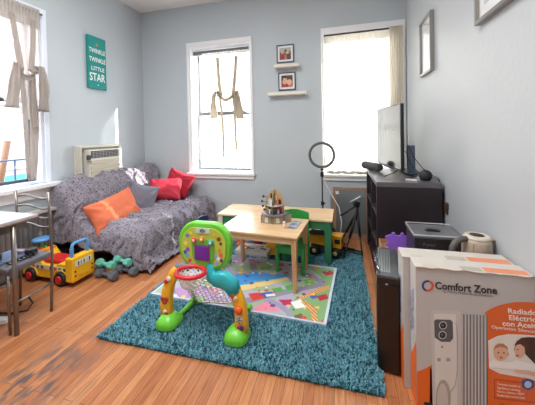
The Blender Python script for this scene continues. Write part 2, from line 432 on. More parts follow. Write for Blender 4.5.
tag(MB().tube([(-3.72, 2.22, .62), (-3.78, 2.40, 1.32)], .035).build('wooden_post', M((150, 104, 70), .6)), 'orange-brown wooden post leaning outside the left window', 'post')

# ================================================================== CURTAINS
SHEER_W = sheer_mat('white_voile', (244, 240, 230), .14)
SHEER_T = sheer_mat('taupe_voile', (226, 216, 208), .22)
TIE_W = sheer_mat('cream_cotton_tie', (196, 186, 170), .02); TIE_T = sheer_mat('taupe_cotton_tie', (206, 198, 192), .04)

def panel(org, along, out, w, z0f, z1, folds, amp, m, name, parent, nx=90, nz=40, seed=0, th=0, gather=None):
    """hanging cloth: org + along*s + out*fold, hem height z0f(s in 0..1)"""
    o, al, ou = Vector(org), Vector(along), Vector(out); vs = []; fs = []
    for j in range(nz + 1):
        q = j / nz
        for i in range(nx + 1):
            sx = i / nx; zb = z0f(sx); z = z1 + (zb - z1) * q
            ph = folds * 2 * PI * sx + 1.3 * math.sin(3 * sx + seed) + .5 * fbm((sx * 5, q * 2, seed), 1)
            a = amp * (.45 + .55 * q) * math.sin(ph) + amp * .5 * fbm((sx * 9, q * 3, seed + 4), 1)
            sxx = sx
            if gather: sxx = gather(sx, q)
            p = o + al * (w * sxx) + ou * a; vs.append((p.x, p.y, z))
    for j in range(nz):
        for i in range(nx):
            k = j * (nx + 1) + i; fs.append((k, k + 1, k + nx + 2, k + nx + 1))
    b = MB(); b.add(vs, fs, m, True); ob = b.build(name, m, parent, fix=False)
    return ob

def ribbon(pts, wd, w, m, name, parent, th=.004, crumple=.006):
    """soft strip swept along points; w may be a list of widths"""
    P = [Vector(p) for p in pts]; Q = []
    for i in range(len(P) - 1):
        for k in range(6):
            t = k / 6; a = P[max(i - 1, 0)]; b_ = P[i]; c_ = P[i + 1]; d = P[min(i + 2, len(P) - 1)]
            Q.append(.5 * ((2 * b_) + (c_ - a) * t + (2 * a - 5 * b_ + 4 * c_ - d) * t * t + (3 * b_ - a - 3 * c_ + d) * t ** 3))
    Q.append(P[-1]); n = len(Q); ws = w if isinstance(w, list) else [w, w]
    wd = Vector(wd); vs = []; fs = []; K = 7
    for i, p in enumerate(Q):
        f = i / (n - 1) * (len(ws) - 1); j = min(int(f), len(ws) - 2); ww = ws[j] + (ws[j + 1] - ws[j]) * (f - j)
        t = (Q[min(i + 1, n - 1)] - Q[max(i - 1, 0)]).normalized(); nr = t.cross(wd).normalized()
        for k in range(K):
            u = k / (K - 1) - .5
            vs.append(p + wd * (u * ww) + nr * (crumple * math.sin(u * 13 + i * .15) + crumple * fbm((i * .2, u * 3, 1), 1)))
    for i in range(n - 1):
        for k in range(K - 1): fs.append((i * K + k, i * K + k + 1, (i + 1) * K + k + 1, (i + 1) * K + k))
    b = MB(); b.add(vs, fs, m, True); ob = b.build(name, m, parent, fix=False)
    md = ob.modifiers.new('cloth_thickness', 'SOLIDIFY'); md.thickness = th; md.offset = 0
    return ob

def tie_up(root, org, al, out, zk, xa, xb, tails, m, sc=1.0):
    """two hanging ties knotted in a loose bow; al = direction along the window, out = into the room"""
    o, a, u = Vector(org), Vector(al), Vector(out)
    def pt(s_, z, d=0): p = o + a * s_ + u * d; return (p.x, p.y, z)
    xm = (xa + xb) / 2
    ribbon([pt(xa - .02, zk[0], .03), pt(xa, (zk[0] + zk[1]) / 2, .045), pt(xa + .03, zk[1], .05)], a, [.05, .05, .06], m, 'tie', root)
    ribbon([pt(xb + .02, zk[0], .03), pt(xb, (zk[0] + zk[1]) / 2, .045), pt(xb - .03, zk[1], .05)], a, [.05, .05, .06], m, 'tie', root)
    # swag between the knots
    ribbon([pt(xa, zk[1] + .02, .05), pt(xm - .04, zk[1] - .07, .07), pt(xm + .04, zk[1] - .06, .07), pt(xb, zk[1] + .02, .05)], (0, 0, 1), [.07, .05, .05, .07], m, 'swag', root, crumple=.012)
    # bow loops fall outward
    for sx, x0, hh, ww in ((-1, xa, tails[0], .13), (1, xb, tails[1], .12)):
        ribbon([pt(x0, zk[1] + .01, .06), pt(x0 + sx * .035 * sc, zk[1] + .045, .075), pt(x0 + sx * .065 * sc, zk[1] + .0, .09), pt(x0 + sx * .085 * sc, zk[1] - .15, .095), pt(x0 + sx * .10 * sc, zk[1] - hh, .07)], a, [.03, .04, .06, .09, ww], m, 'bow_loop', root, crumple=.018)
    MB().sphere(pt(xa, zk[1], .06), .035, m, sc=(1, 1, .8)).build('knot', m, root); MB().sphere(pt(xb, zk[1], .06), .035, m, sc=(1, 1, .8)).build('knot', m, root)
    ribbon([pt(xa + .02, zk[1], .07), pt(xa + .05, zk[1] - .4, .05), pt(xa + .06, tails[2], .05)], a, [.04, .045, .03], m, 'tail', root)
    ribbon([pt(xb - .02, zk[1], .07), pt(xb - .01, zk[1] - .4, .05), pt(xb, tails[3], .05)], a, [.04, .045, .03], m, 'tail', root)

# back-left window: white tie-up curtain on a thin rod, dark shade cassette above
t = thing('tie_up_curtain', 'sheer white tie-up curtain with a cream bow in the window beside the photo ledges', 'curtain', (0, 0, 0))
b = MB(); b.tube([(-2.22, 3.945, 2.57), (-1.30, 3.945, 2.57)], .009); b.build('curtain_rod', WHITE, t)
panel((-2.06, 3.955, 0), (1, 0, 0), (0, -1, 0), .775, lambda q: 1.86 - .22 * max(0, (q - .72) / .28) ** 1.2 + .10 * math.sin(q * PI * 2) - (.14 if q < .2 else 0) * (1 - q / .2), 2.60, 13, .014, SHEER_W, 'curtain_panel', t)
tie_up(t, (0, 3.935, 0), (1, 0, 0), (0, -1, 0), (2.50, 1.93), -1.76, -1.50, (.34, .36, 1.0, 1.12), TIE_W, .8)
b = MB(); b.box((-1.76, 4.0, 2.615), (.925, .06, .075), .02)
tag(b.build('roller_shade', M((112, 112, 112), .6)), 'dark grey rolled-up shade across the top of the window left of the photo shelves', 'roller shade')
b = MB(); b.tube([(-2.165, 4.0, 2.5), (-2.165, 4.0, .95)], .006); 
tag(b.build('shade_cord', M((190, 190, 190), .5)), 'pale grey shade cord hanging down the left reveal of the window beside the sofa', 'cord')

# back-right window: full voile, side panel bunched at the right
t = thing('voile_curtain', 'full-length white voile curtain on a thin dark rod over the window behind the television', 'curtain', (0, 0, 0))
b = MB(); b.tube([(-.205, 3.84, 2.635), (.70, 3.84, 2.645)], .011); b.build('curtain_rod', M((66, 60, 60), .4), t)
panel((-.240, 3.852, 0), (1, 0, 0), (0, -1, 0), .935, lambda q: .80 + .015 * math.sin(q * 22), 2.625, 26, .010, sheer_mat('dense_white_voile', (242, 239, 230), .05), 'curtain_panel', t, nx=200, nz=50, seed=3)
panel((-.205, 3.842, 0), (1, 0, 0), (0, -1, 0), .90, lambda q: 2.53, 2.655, 40, .008, sheer_mat('cream_heading', (214, 208, 196), .1), 'heading_band', t, nx=200, nz=6, seed=9)
HM = MB()
random.seed(3)
for k in range(2):
    HM.tube([(-.19 + .0225 * i, 3.835 - .012 * math.sin(i * 1.1 + k), .812 + .014 * math.sin(i * .8 + k * 2.2)) for i in range(40)], .013, 8)
HM.build('bunched_hem', mat('cream_hem', (214, 204, 184), .9, bump=.3), t)
t = thing('side_curtain', 'cream curtain bunched in tight folds at the right end of the rod behind the television', 'curtain', (0, 0, 0))
panel((.60, 3.80, 0), (1, 0, 0), (0, -1, 0), .15, lambda q: .80, 2.655, 5, .026, sheer_mat('cream_cotton_curtain', (224, 216, 202), .04), 'curtain_panel', t, nx=70, nz=30, seed=5)

# left window: taupe voile with a big bow
t = thing('tie_up_curtain', 'sheer taupe tie-up curtain with a large drooping bow in the left wall window', 'curtain', (0, 0, 0))
b = MB(); b.tube([(-3.06, 1.16, 2.655), (-3.06, 2.30, 2.655)], .012); b.build('curtain_rod', M((150, 154, 164), .35, .6), t)
def hemL(q): return 1.50 + .32 * math.sin(min(1, q * 1.02) * PI) - .08 * q
panel((-3.065, 1.24, 0), (0, 1, 0), (1, 0, 0), 1.03, hemL, 2.67, 17, .016, SHEER_T, 'curtain_panel', t, nx=130, seed=6)
panel((-3.045, 1.20, 0), (0, 1, 0), (1, 0, 0), 1.07, lambda q: 2.49, 2.69, 34, .012, TIE_T, 'gathered_heading', t, nx=200, nz=6, seed=2)
tie_up(t, (-3.055, 0, 0), (0, 1, 0), (1, 0, 0), (2.56, 2.02), 2.01, 2.16, (.38, .40, .95, 1.45), TIE_T, .7)
ribbon([(-3.05, 2.16, 2.0), (-3.05, 2.17, 1.6), (-3.04, 2.15, 1.2), (-3.05, 2.14, .92)], (0, 1, 0), [.05, .08, .08, .06], TIE_T, 'gathered_edge', t, crumple=.014)

# ================================================================== ON THE WALLS
# teal sign
t = thing('wall_sign', 'teal canvas sign reading twinkle twinkle little star high on the left wall', 'sign', (XL, 2.995, 2.308))
TEAL = mat('teal_canvas', (34, 142, 138), .7, noise_amt=.08, scale=20)
b = MB(); b.box((.019, 0, 0), (.036, .275, .675), .003); b.build('canvas', TEAL, t)
Wt = M((238, 244, 240), .6)
fw = lambda z, y=-.125: ((.0372, y, z), (0, 1, 0), (0, 0, 1))
for i, (tx, z, hh, w) in enumerate((('TWINKLE', .125, .058, .25), ('TWINKLE', .01, .058, .25), ('LITTLE', -.10, .050, .20), ('STAR', -.235, .10, .24))):
    text_mesh('lettering', tx, Wt, t, fw(z, -.125 if i != 2 else -.095), w, hh, .001, bold=.012)
st = MB(); pts = []
for k in range(10):
    r = .026 if k % 2 == 0 else .011; a = PI / 2 + k * PI / 5; pts.append((r * math.cos(a), r * math.sin(a)))
st.prism(pts, .001, ((.0372, 0, .235), (0, 1, 0), (0, 0, 1))); st.build('gold_star', M((190, 150, 70), .4), t)
st = MB(); st.prism([(x * .5, y * .35) for x, y in pts], .001, ((.0372, 0, -.285), (0, 1, 0), (0, 0, 1))); st.build('small_mark', Wt, t)

# through-the-wall air conditioner
t = thing('air_conditioner', 'beige through-the-wall air conditioner on the left wall above the sofa', 'air conditioner', (XL, 2.975, 1.0))
AC1 = M((206, 202, 188), .45); AC2 = M((188, 182, 162), .5); ACD = M((60, 60, 58), .6)
b = MB()
b.b2((.002, -.335, -.24), (.03, .335, .245), .006); b.b2((.03, -.325, -.23), (.10, -.305, .235), .004); b.b2((.03, .285, -.23), (.10, .305, .235), .004); b.b2((.03, -.305, .215), (.10, .285, .235), .004); b.b2((.03, -.305, -.23), (.10, .285, -.21), .004)
b.build('sleeve', AC1, t)
b = MB(); b.b2((.03, -.25, -.205), (.15, .27, .19), .012); b.build('front_cover', M((216, 214, 204), .45), t)
b = MB(); b.b2((.1505, -.23, .085), (.1535, .20, .175)); b.build('air_outlet', ACD, t)
b = MB()
for k in range(4): b.b2((.154, -.225, .095 + k * .02), (.160, .195, .100 + k * .02))
for k in range(9): b.b2((.1545, -.2 + k * .048, .09), (.158, -.194 + k * .048, .172))
b.build('outlet_louvre', M((150, 150, 144), .5), t)
b = MB()
for k in range(4): b.b2((.1505, -.235, -.19 + k * .066), (.158, .255, -.137 + k * .066), .002)
b.build('intake_grille', AC2, t)
b = MB()
for k in range(4):
    for q in range(5): b.b2((.158, -.23, -.184 + k * .066 + q * .0095), (.1605, .25, -.181 + k * .066 + q * .0095))
b.build('grille_rib', M((216, 210, 190), .5), t)
MB().box((.165, -.275 + .0, .10), (.035, .035, .06), .006).build('control_plug', ACD, t)
MB().box((.156, .235, .135), (.008, .05, .08), .003).build('control_panel', M((226, 226, 220), .4), t)

# photographs and shelves
def photo_frame(label, x, z, pic, w=.245, h=.25, y=YB):
    t = thing('photo_frame', label, 'photo frame', (x, y, z), group='framed family photographs on the back wall')
    D = M((44, 50, 62), .4); b = MB(); fwid = .014
    b.b2((-w / 2, -.022, -h / 2), (-w / 2 + fwid, -.001, h / 2), .002); b.b2((w / 2 - fwid, -.022, -h / 2), (w / 2, -.001, h / 2), .002)
    b.b2((-w / 2 + fwid, -.022, h / 2 - fwid), (w / 2 - fwid, -.001, h / 2)); b.b2((-w / 2 + fwid, -.022, -h / 2), (w / 2 - fwid, -.001, -h / 2 + fwid))
    b.build('frame', D, t)
    MB().b2((-w / 2 + fwid, -.012, -h / 2 + fwid), (w / 2 - fwid, -.003, h / 2 - fwid)).build('mount', M((232, 234, 236), .6), t)
    b = MB(); k = 1
    for col, pl in pic:
        b.prism([(px * w, pz * h) for px, pz in pl], .0004, ((0, -.0121 - .0005 * k, 0), (1, 0, 0), (0, 0, 1)), M(col, .5)); k += 1
    b.build('photograph', WHITE, t)
def disc(cx, cz, r, sz=1.0, n=14): return [(cx + r * math.cos(2 * PI * k / n), cz + r * sz * math.sin(2 * PI * k / n)) for k in range(n)]
sq = [(-.33, -.33), (.33, -.33), (.33, .33), (-.33, .33)]
photo_frame('dark framed square photograph of people outdoors, the upper one above the small shelf', -.742, 2.462,
    [((168, 176, 168), sq), ((120, 98, 84), [(-.33, -.33), (.33, -.33), (.33, .10), (.1, .2), (-.1, .05), (-.33, .12)]), ((150, 40, 36), [(-.33, -.33), (-.05, -.33), (-.08, .0), (-.2, .12), (-.33, .05)]),
     ((214, 160, 130), disc(-.18, .08, .09)), ((224, 176, 146), disc(.12, .08, .10)), ((70, 50, 44), disc(.02, .16, .07)), ((92, 66, 52), [(.05, -.33), (.33, -.33), (.33, -.02), (.1, -.05)]), ((190, 110, 100), [(-.05, -.33), (.1, -.33), (.08, -.1), (-.02, -.12)])])
photo_frame('dark framed square photograph of two close faces, the lower one above the long shelf', -.725, 2.075,
    [((96, 62, 48), sq), ((226, 168, 138), disc(-.13, .02, .16, 1.2)), ((232, 176, 148), disc(.14, -.06, .15, 1.1)), ((60, 36, 30), [(-.33, .05), (-.28, .33), (.02, .33), (-.02, .16), (-.2, .2), (-.26, -.02)]),
     ((84, 50, 38), [(.05, .1), (.1, .3), (.33, .3), (.33, .0), (.26, .1)]), ((176, 60, 50), [(-.33, -.33), (.05, -.33), (-.02, -.2), (-.3, -.16)]), ((206, 120, 100), [(.05, -.33), (.33, -.33), (.33, -.2), (.1, -.22)])])
SHW = M((232, 228, 218), .5)
def wall_shelf(label, x0, x1, z):
    b = MB(); b.b2((x0, YB - .12, z - .032), (x1, YB - .001, z), .003); b.b2((x0, YB - .12, z), (x1, YB - .112, z + .012), .002)
    tag(b.build('floating_shelf', SHW), label, 'shelf', 'floating picture ledges on the back wall')
wall_shelf('short white picture ledge between the two framed photographs', -.885, -.545, 2.285)
wall_shelf('long cream picture ledge below the lower framed photograph', -.98, -.445, 1.905)
b = MB(); b.box((-.76, YB - .07, 2.292), (.075, .035, .012), .005, rot=(0, 0, .2)); b.box((-.745, YB - .068, 2.302), (.03, .025, .010), .004)
tag(b.build('toy_car', M((140, 30, 34), .4)), 'tiny dark red toy car on the short picture ledge', 'toy')

def wall_frame(label, y0, y1, z0, z1):
    t = thing('framed_print', label, 'picture frame', (XR, (y0 + y1) / 2, (z0 + z1) / 2), group='grey picture frames on the right wall')
    w, h = y1 - y0, z1 - z0; F = M((150, 148, 144), .35, .5); d = .035; f = .022; b = MB()
    b.b2((-d, -w / 2, -h / 2), (-.001, -w / 2 + f, h / 2), .002); b.b2((-d, w / 2 - f, -h / 2), (-.001, w / 2, h / 2), .002)
    b.b2((-d, -w / 2 + f, h / 2 - f), (-.001, w / 2 - f, h / 2)); b.b2((-d, -w / 2 + f, -h / 2), (-.001, w / 2 - f, -h / 2 + f)); b.build('frame', F, t)
    MB().b2((-.014, -w / 2 + f, -h / 2 + f), (-.003, w / 2 - f, h / 2 - f)).build('mount', M((236, 236, 238), .5), t)
    q = MB(); q.b2((-.0155, -w / 2 + .08, -h / 2 + .09), (-.0142, w / 2 - .08, h / 2 - .09), m=M((204, 206, 216), .5)); q.build('print', WHITE, t)
    MB().b2((-.020, -w / 2 + f, -h / 2 + f), (-.018, w / 2 - f, h / 2 - f)).build('glazing', GLASS, t)
wall_frame('slim grey framed print on the right wall beyond the television', 2.80, 3.16, 1.885, 2.42)
wall_frame('larger grey frame cut off at the top right, on the right wall nearest the viewer', 1.30, 1.95, 1.965, 2.65)

# ================================================================== SOFA
t = thing('sofa', 'low dark grey two-seat sofa hidden under a patterned throw along the left wall', 'sofa', (-2.5, 3.09, 0))
DK = mat('charcoal_upholstery', (58, 56, 62), .9, noise_amt=.15, scale=40)
b = MB(); b.b2((-.50, -.72, .12), (.56, .72, .30), .03); b.build('base', DK, t)
b = MB(); b.b2((-.20, -.71, .30), (.54, .0, .365), .035); b.build('seat_cushion', DK, t)
b = MB(); b.b2((-.20, .01, .30), (.54, .70, .365), .035); b.build('seat_cushion', DK, t)
b = MB(); b.prism([(-.545, .12), (-.30, .12), (-.25, .30), (-.39, .75), (-.43, .79), (-.52, .79), (-.55, .74)], 1.44, ((0, .72, 0), (1, 0, 0), (0, 0, 1))); b.build('backrest', DK, t)
for x in (-.45, .48):
    for y in (-.66, .66): MB().lathe([(.022, 0), (.03, .12)], (x, y, 0)).build('leg', BLACK, t)

PROF = [(-3.072, .30), (-3.074, .60), (-3.065, .80), (-3.02, .865), (-2.90, .865), (-2.845, .80), (-2.77, .58), (-2.70, .45), (-2.58, .405), (-2.3, .405), (-2.05, .405), (-1.945, .385), (-1.90, .30), (-1.895, .17), (-1.875, .05), (-1.80, .022)]
def resample(P, n):
    d = [0]
    for i in range(1, len(P)): d.append(d[-1] + math.dist(P[i], P[i - 1]))
    out = []
    for k in range(n + 1):
        q = d[-1] * k / n; i = max(0, min(len(P) - 2, next((j - 1 for j in range(1, len(d)) if d[j] >= q - 1e-9), len(P) - 2)))
        f = (q - d[i]) / max(1e-9, d[i + 1] - d[i]); out.append((P[i][0] + (P[i + 1][0] - P[i][0]) * f, P[i][1] + (P[i + 1][1] - P[i][1]) * f))
    return out
def smooth(P, it=3):
    for _ in range(it):
        P = [P[0]] + [tuple((P[i - 1][k] + 2 * P[i][k] + P[i + 1][k]) / 4 for k in (0, 1)) for i in range(1, len(P) - 1)] + [P[-1]]
    return P
NP = 200; PR = smooth(resample(PROF, NP), 8)
YN, YE = 2.335, 3.845; NY = 230
vs = []; fs = []
def wrinkle(x, y, z, s_):
    w = Vector((x, y, z)); q = fbm(w, 2.2, 3); q2 = fbm(w + Vector((9, 3, 1)), 2.0, 3)
    # long folds running down the back and over the seat, gathered towards the middle
    ph = (y * 24 + 7 * q + 9 * s_)
    ph2 = (y * 13 - x * 17 + 8 * q2)
    big = fbm(w + Vector((2, 7, 5)), 4.5, 3)
    a = .004 + .030 * (1 - abs(math.sin(ph * .5))) ** 1.6 + .036 * (1 - abs(math.sin(ph2 * .5))) ** 1.8 + .022 * q + .030 * big
    fine = fbm(w + Vector((5, 1, 8)), 9, 2)
    a += .012 * (1 - abs(math.sin(y * 34 + x * 14 + z * 10 + 7 * fine + 6 * q))) ** 2
    return max(-.012, a)
for j in range(NY + 1):
    y = YN + (YE - YN) * j / NY
    for i, (x, z) in enumerate(PR):
        a = PR[max(i - 1, 0)]; b_ = PR[min(i + 1, NP)]; tx, tz = b_[0] - a[0], b_[1] - a[1]; l = math.hypot(tx, tz); nx, nz = -tz / l, tx / l
        s_ = i / NP; d = wrinkle(x, y, z, s_)
        zz = z; xx = x
        end = min(1, (y - YN) / .10); rnd = (1 - end) ** 2
        if s_ < .9: zz -= rnd * .035
        yf = max(0, (y - 3.55) / .3)
        if s_ > .32: zz -= .03 * yf * (1 if s_ < .8 else 0)
        lim = .35 if x < -3.05 else 1.0
        hemw = .03 * fbm((y * 3, 0, 7), 1) if i > NP * .9 else 0
        X_, Z_ = xx + nx * d * lim + hemw, max(.012, zz + nz * d)
        if x < -3.03: X_ = max(X_, -3.085)
        if i < NP * .05 + 1: pass
        vs.append((X_, y, Z_))
n1 = NP + 1
for j in range(NY):
    for i in range(NP): fs.append((j * n1 + i, (j + 1) * n1 + i, (j + 1) * n1 + i + 1, j * n1 + i + 1))
# side drape at the near end
ND = 50; base = len(vs); idx = list(range(0, NP + 1))
for k in range(1, ND + 1):
    q = k / ND
    for i in idx:
        x, z = PR[i]; top = vs[i]
        if i < NP * .03: hz = .5
        hem = .235 if x < -2.8 else .235 - min(.07, (x + 2.8) * .14)
        if x > -2.0: hem = .03 + .02 * math.sin(x * 40)
        hem += .025 * math.sin(x * 16 + 1) + .02 * fbm((x * 5, 3, 2), 1)
        hem = max(.015, min(hem, top[2] - .002))
        zz = top[2] + (hem - top[2]) * q
        fold = .022 * math.sin(x * 26 + 3 * fbm((x * 2, zz * 2, 4), 1) * 2) * min(1, q * 2.2) + .02 * fbm((x * 4, zz * 4, 9), 1) * min(1, 3 * q)
        vs.append((top[0] + .012 * fbm((x * 5, zz * 6, 1), 1) * q, YN - .018 * min(1, q * 8) - .012 * q - abs(fold) * .8, zz))
def vid(k, i): return i if k == 0 else base + (k - 1) * len(idx) + i
for k in range(ND):
    for i in range(NP): fs.append((vid(k, i), vid(k, i + 1), vid(k + 1, i + 1), vid(k + 1, i)))
b = MB(); b.add(vs, fs, None, True)
BL = blanket_mat('grey_leaf_print_throw', (124, 119, 130), (62, 56, 74), 48)
o = b.build('throw_blanket', BL, fix=False)
md = o.modifiers.new('cloth_thickness', 'SOLIDIFY'); md.thickness = .006; md.offset = 1
tag(o, 'crumpled grey throw with small dark leaf print covering the whole sofa', 'blanket')

def pillow(name, label, cen, u, v, w, h, th, m, seed=0, group=None, pinch=.10, loose=.008):
    cen, u, v = Vector(cen), Vector(u).normalized(), Vector(v).normalized(); n = u.cross(v).normalized(); v = n.cross(u)
    N = 36; vs = []; fs = []
    for side in (1, -1):
        for j in range(N + 1):
            for i in range(N + 1):
                a, b_ = 2 * i / N - 1, 2 * j / N - 1
                ea = (1 - abs(a) ** 2.6); eb = (1 - abs(b_) ** 2.6)
                tk = th / 2 * (max(0, ea) * max(0, eb)) ** .42
                sa = 1 - pinch * (1 - b_ * b_) * abs(a) ** 3; sb = 1 - pinch * (1 - a * a) * abs(b_) ** 3
                wr = loose * fbm((a * 1.6 + seed, b_ * 1.6, side), 1.6, 4) + loose * .8 * math.sin(a * 7 + b_ * 5 + 4 * fbm((a, b_, seed), 1)) * (abs(a * b_)) 
                k = min(1, tk / (th * .15))
                # radiating creases at the corners
                cr = .012 * abs(a * b_) * math.sin(12 * math.atan2(1 - abs(b_) + .02, 1 - abs(a) + .02) + seed)
                p = cen + u * (a * sa * w / 2) + v * (b_ * sb * h / 2) + n * (side * tk + (wr + cr) * k)
                vs.append(p)
    q = (N + 1) ** 2
    for side in (0, 1):
        for j in range(N):
            for i in range(N):
                k = side * q + j * (N + 1) + i; f = (k, k + 1, k + N + 2, k + N + 1)
                fs.append(f if side == 0 else f[::-1])
    b = MB(); b.add(vs, fs, m, True)
    me = b.build(name, m, fix=False)
    bm = bmesh.new(); bm.from_mesh(me.data); bmesh.ops.remove_doubles(bm, verts=bm.verts, dist=.0008); bmesh.ops.recalc_face_normals(bm, faces=bm.faces); bm.to_mesh(me.data); bm.free()
    for p in me.data.polygons: p.use_smooth = True
    return tag(me, label, 'cushion', group)
ORG = mat('orange_cotton', (222, 116, 80), .85, noise_amt=.12, scale=5, bump=.3, bscale=25)
RED = mat('crimson_cotton', (184, 42, 62), .85, noise_amt=.14, scale=5, bump=.3, bscale=25)
RED2 = mat('dark_crimson_cotton', (168, 34, 52), .85, noise_amt=.14, scale=5, bump=.3, bscale=25)
GRY = mat('slate_grey_cotton', (124, 124, 136), .9, noise_amt=.12, scale=60, bump=.2, bscale=60)
pillow('throw_pillow', 'long orange throw pillow leaning on the sofa back', (-2.49, 2.61, .515), (-.03, 1, .12), (-.42, .0, .90), .68, .36, .16, ORG, 1, pinch=.10, loose=.014)
pillow('throw_pillow', 'slate grey throw pillow propped against the end of the orange pillow', (-2.50, 3.08, .535), (.62, .70, -.30), (-.28, -.05, .9), .36, .38, .13, GRY, 2)
pillow('throw_pillow', 'bright red throw pillow standing in front of the other red pillow', (-2.46, 3.50, .575), (.93, .30, .02), (-.06, .80, .78), .50, .38, .15, RED, 3)
pillow('throw_pillow', 'darker red throw pillow at the back corner of the sofa behind the bright red one', (-2.36, 3.70, .63), (.93, -.05, -.30), (.30, .22, .93), .44, .36, .14, RED2, 4)

# ================================================================== DUMBBELLS
def dumbbell(label, loc, rz, col, L=.24, r=.045, group='vinyl dumbbells stacked in front of the sofa'):
    t = thing('dumbbell', label, 'dumbbell', loc, rz, group); m = M(col, .45)
    b = MB(); b.tube([(-L / 2 + .05, 0, 0), (-.03, 0, 0), (0, 0, 0), (.03, 0, 0), (L / 2 - .05, 0, 0)], [.014, .017, .018, .017, .014], 12); b.build('handle', m, t)
    for sx in (-1, 1):
        b = MB(); b.lathe([(r * .55, sx * (L / 2 - .072)), (r * .96, sx * (L / 2 - .060)), (r, sx * (L / 2 - .05)), (r, sx * (L / 2 - .014)), (r * .9, sx * (L / 2 - .003)), (r * .5, sx * L / 2)], (0, 0, 0), 'X', 6)
        o = b.build('weight_head', m, t)
        for p in o.data.polygons: p.use_smooth = False
    return t
GD = (96, 102, 112); TD = (104, 186, 168)
dumbbell('dark grey hexagonal dumbbell on the floor, front one of the grey pair', (-2.17, 2.15, .045), R_(-8), GD, .25)
dumbbell('dark grey hexagonal dumbbell on the floor, rear one of the grey pair', (-2.04, 2.265, .045), R_(-6), GD, .24)
dumbbell('mint green dumbbell on top of the front grey dumbbell, nearest the viewer', (-2.20, 2.175, .128), R_(-8), TD, .22, .040)
dumbbell('mint green dumbbell at the back of the pile, resting above the rear grey dumbbell', (-2.09, 2.27, .128), R_(-14), TD, .22, .040)
dumbbell('dark teal dumbbell at the left rear of the pile, half under the sofa throw', (-2.30, 2.275, .042), R_(80), (22, 96, 108), .20, .042)

# ================================================================== RIDE-ON BUS
t = thing('ride_on_bus', 'yellow plastic ride-on toy bus with red seat, blue push handle and blue steering wheel', 'ride-on toy', (-2.645, 2.06, 0), R_(-1))
YEL = M((244, 188, 38), .35); REDP = M((206, 34, 40), .35); BLU = M((92, 158, 218), .4); ORP = M((236, 110, 40), .4); BK = M((30, 30, 34), .5)
b = MB()
side = [(-.32, .05), (.30, .05), (.30, .20), (.14, .20), (.10, .175), (-.06, .175), (-.10, .22), (-.14, .265), (-.24, .265), (-.32, .19)]
b.prism(side, .20, ((0, .10, 0), (1, 0, 0), (0, 0, 1))); o = b.build('body', YEL, t); md = o.modifiers.new('bev', 'BEVEL'); md.width = .010; md.segments = 3
b = MB(); b.box((.275, 0, .155), (.085, .23, .22), .014); b.build('rear_panel', YEL, t)
b = MB(); b.box((.319, 0, .205), (.004, .17, .05), .002); q = b.build('rear_window', M((206, 226, 222), .3), t)
for i in range(5): MB().box((.3215, -.055 + i * .028, .205), (.002, .012, .034), 0).build('pane_print', M([(80, 60, 50), (210, 120, 90), (70, 120, 90), (230, 190, 120), (60, 60, 80)][i], .5), q)
for y in (-.085, .085): MB().lathe([(.010, 0), (.010, .003)], (.3175, y, .10), 'X', 12).build('tail_light', REDP, t)
for y in (-.085, .085): MB().lathe([(.008, 0), (.008, .003)], (.3175, y, .14), 'X', 12).build('tail_light', BK, t)
MB().box((.319, 0, .09), (.004, .09, .03), .003).build('number_plate', M((236, 176, 30), .4), t)
MB().box((.02, 0, .195), (.24, .15, .035), .014).build('seat', REDP, t)
b = MB(); b.box((-.17, 0, .272), (.10, .15, .02), .006); b.build('dashboard', M((240, 160, 50), .4), t)
for y, cc in ((-.04, REDP), (.04, REDP), (0, M((90, 170, 60), .4))): MB().lathe([(.014, 0), (.014, .012), (.009, .016)], (-.16, y, .282), seg=12).build('button', cc, t)
b = MB(); b.lathe([(.014, .26), (.014, .345)], (-.20, 0, 0)); b.build('steering_column', M((120, 180, 120), .4), t)
b = MB(); b.lathe([(.001, .350), (.03, .352), (.062, .346), (.078, .352), (.078, .368), (.06, .374), (.02, .370), (.001, .372)], (-.20, 0, 0)); b.build('steering_wheel', BLU, t)
b = MB(); b.tube([(.275, -.08, .25), (.275, -.08, .345), (.275, -.07, .372), (.275, -.05, .382), (.275, .05, .382), (.275, .07, .372), (.275, .08, .345), (.275, .08, .25)], .014, 12)
for z in range(4): 
    for y in (-.08, .08): b.lathe([(.017, 0), (.018, .005), (.017, .01)], (.275, y, .27 + z * .02), seg=12)
b.build('push_handle', BLU, t)
# window band with printed passengers
for sy in (-1, 1):
    q = MB(); q.box((-.005, sy * .1025, .150), (.50, .003, .040), .001); w = q.build('window_band', M((222, 214, 196), .4), t)
    for i in range(9):
        MB().box((-.22 + i * .054, sy * .1045, .150), (.032, .0015, .028)).build('passenger_print', M([(70, 100, 150), (200, 90, 70), (90, 140, 90), (120, 80, 60), (230, 200, 150)][i % 5], .5), w)
for x in (-.20, .165):
    for sy in (-1, 1):
        w = MB().lathe([(.030, 0), (.058, 0), (.064, .006), (.064, .03), (.058, .036), (.03, .036)], (x, sy * .105 - (.018), .064), 'Y', 24).build('wheel', BK, t)
        yy = sy * .105 + sy * .018
        MB().lathe([(.001, 0), (.034, 0), (.036, sy * .006), (.018, sy * .010), (.001, sy * .012)], (x, yy, .064), 'Y', 20).build('hub_cap', REDP, w)
        b = MB(); b.tube([(x + .078 * math.cos(a), sy * .101, .064 + .078 * math.sin(a)) for a in [PI * k / 12 for k in range(13)]], .008, 8); b.build('wheel_arch', YEL, t)

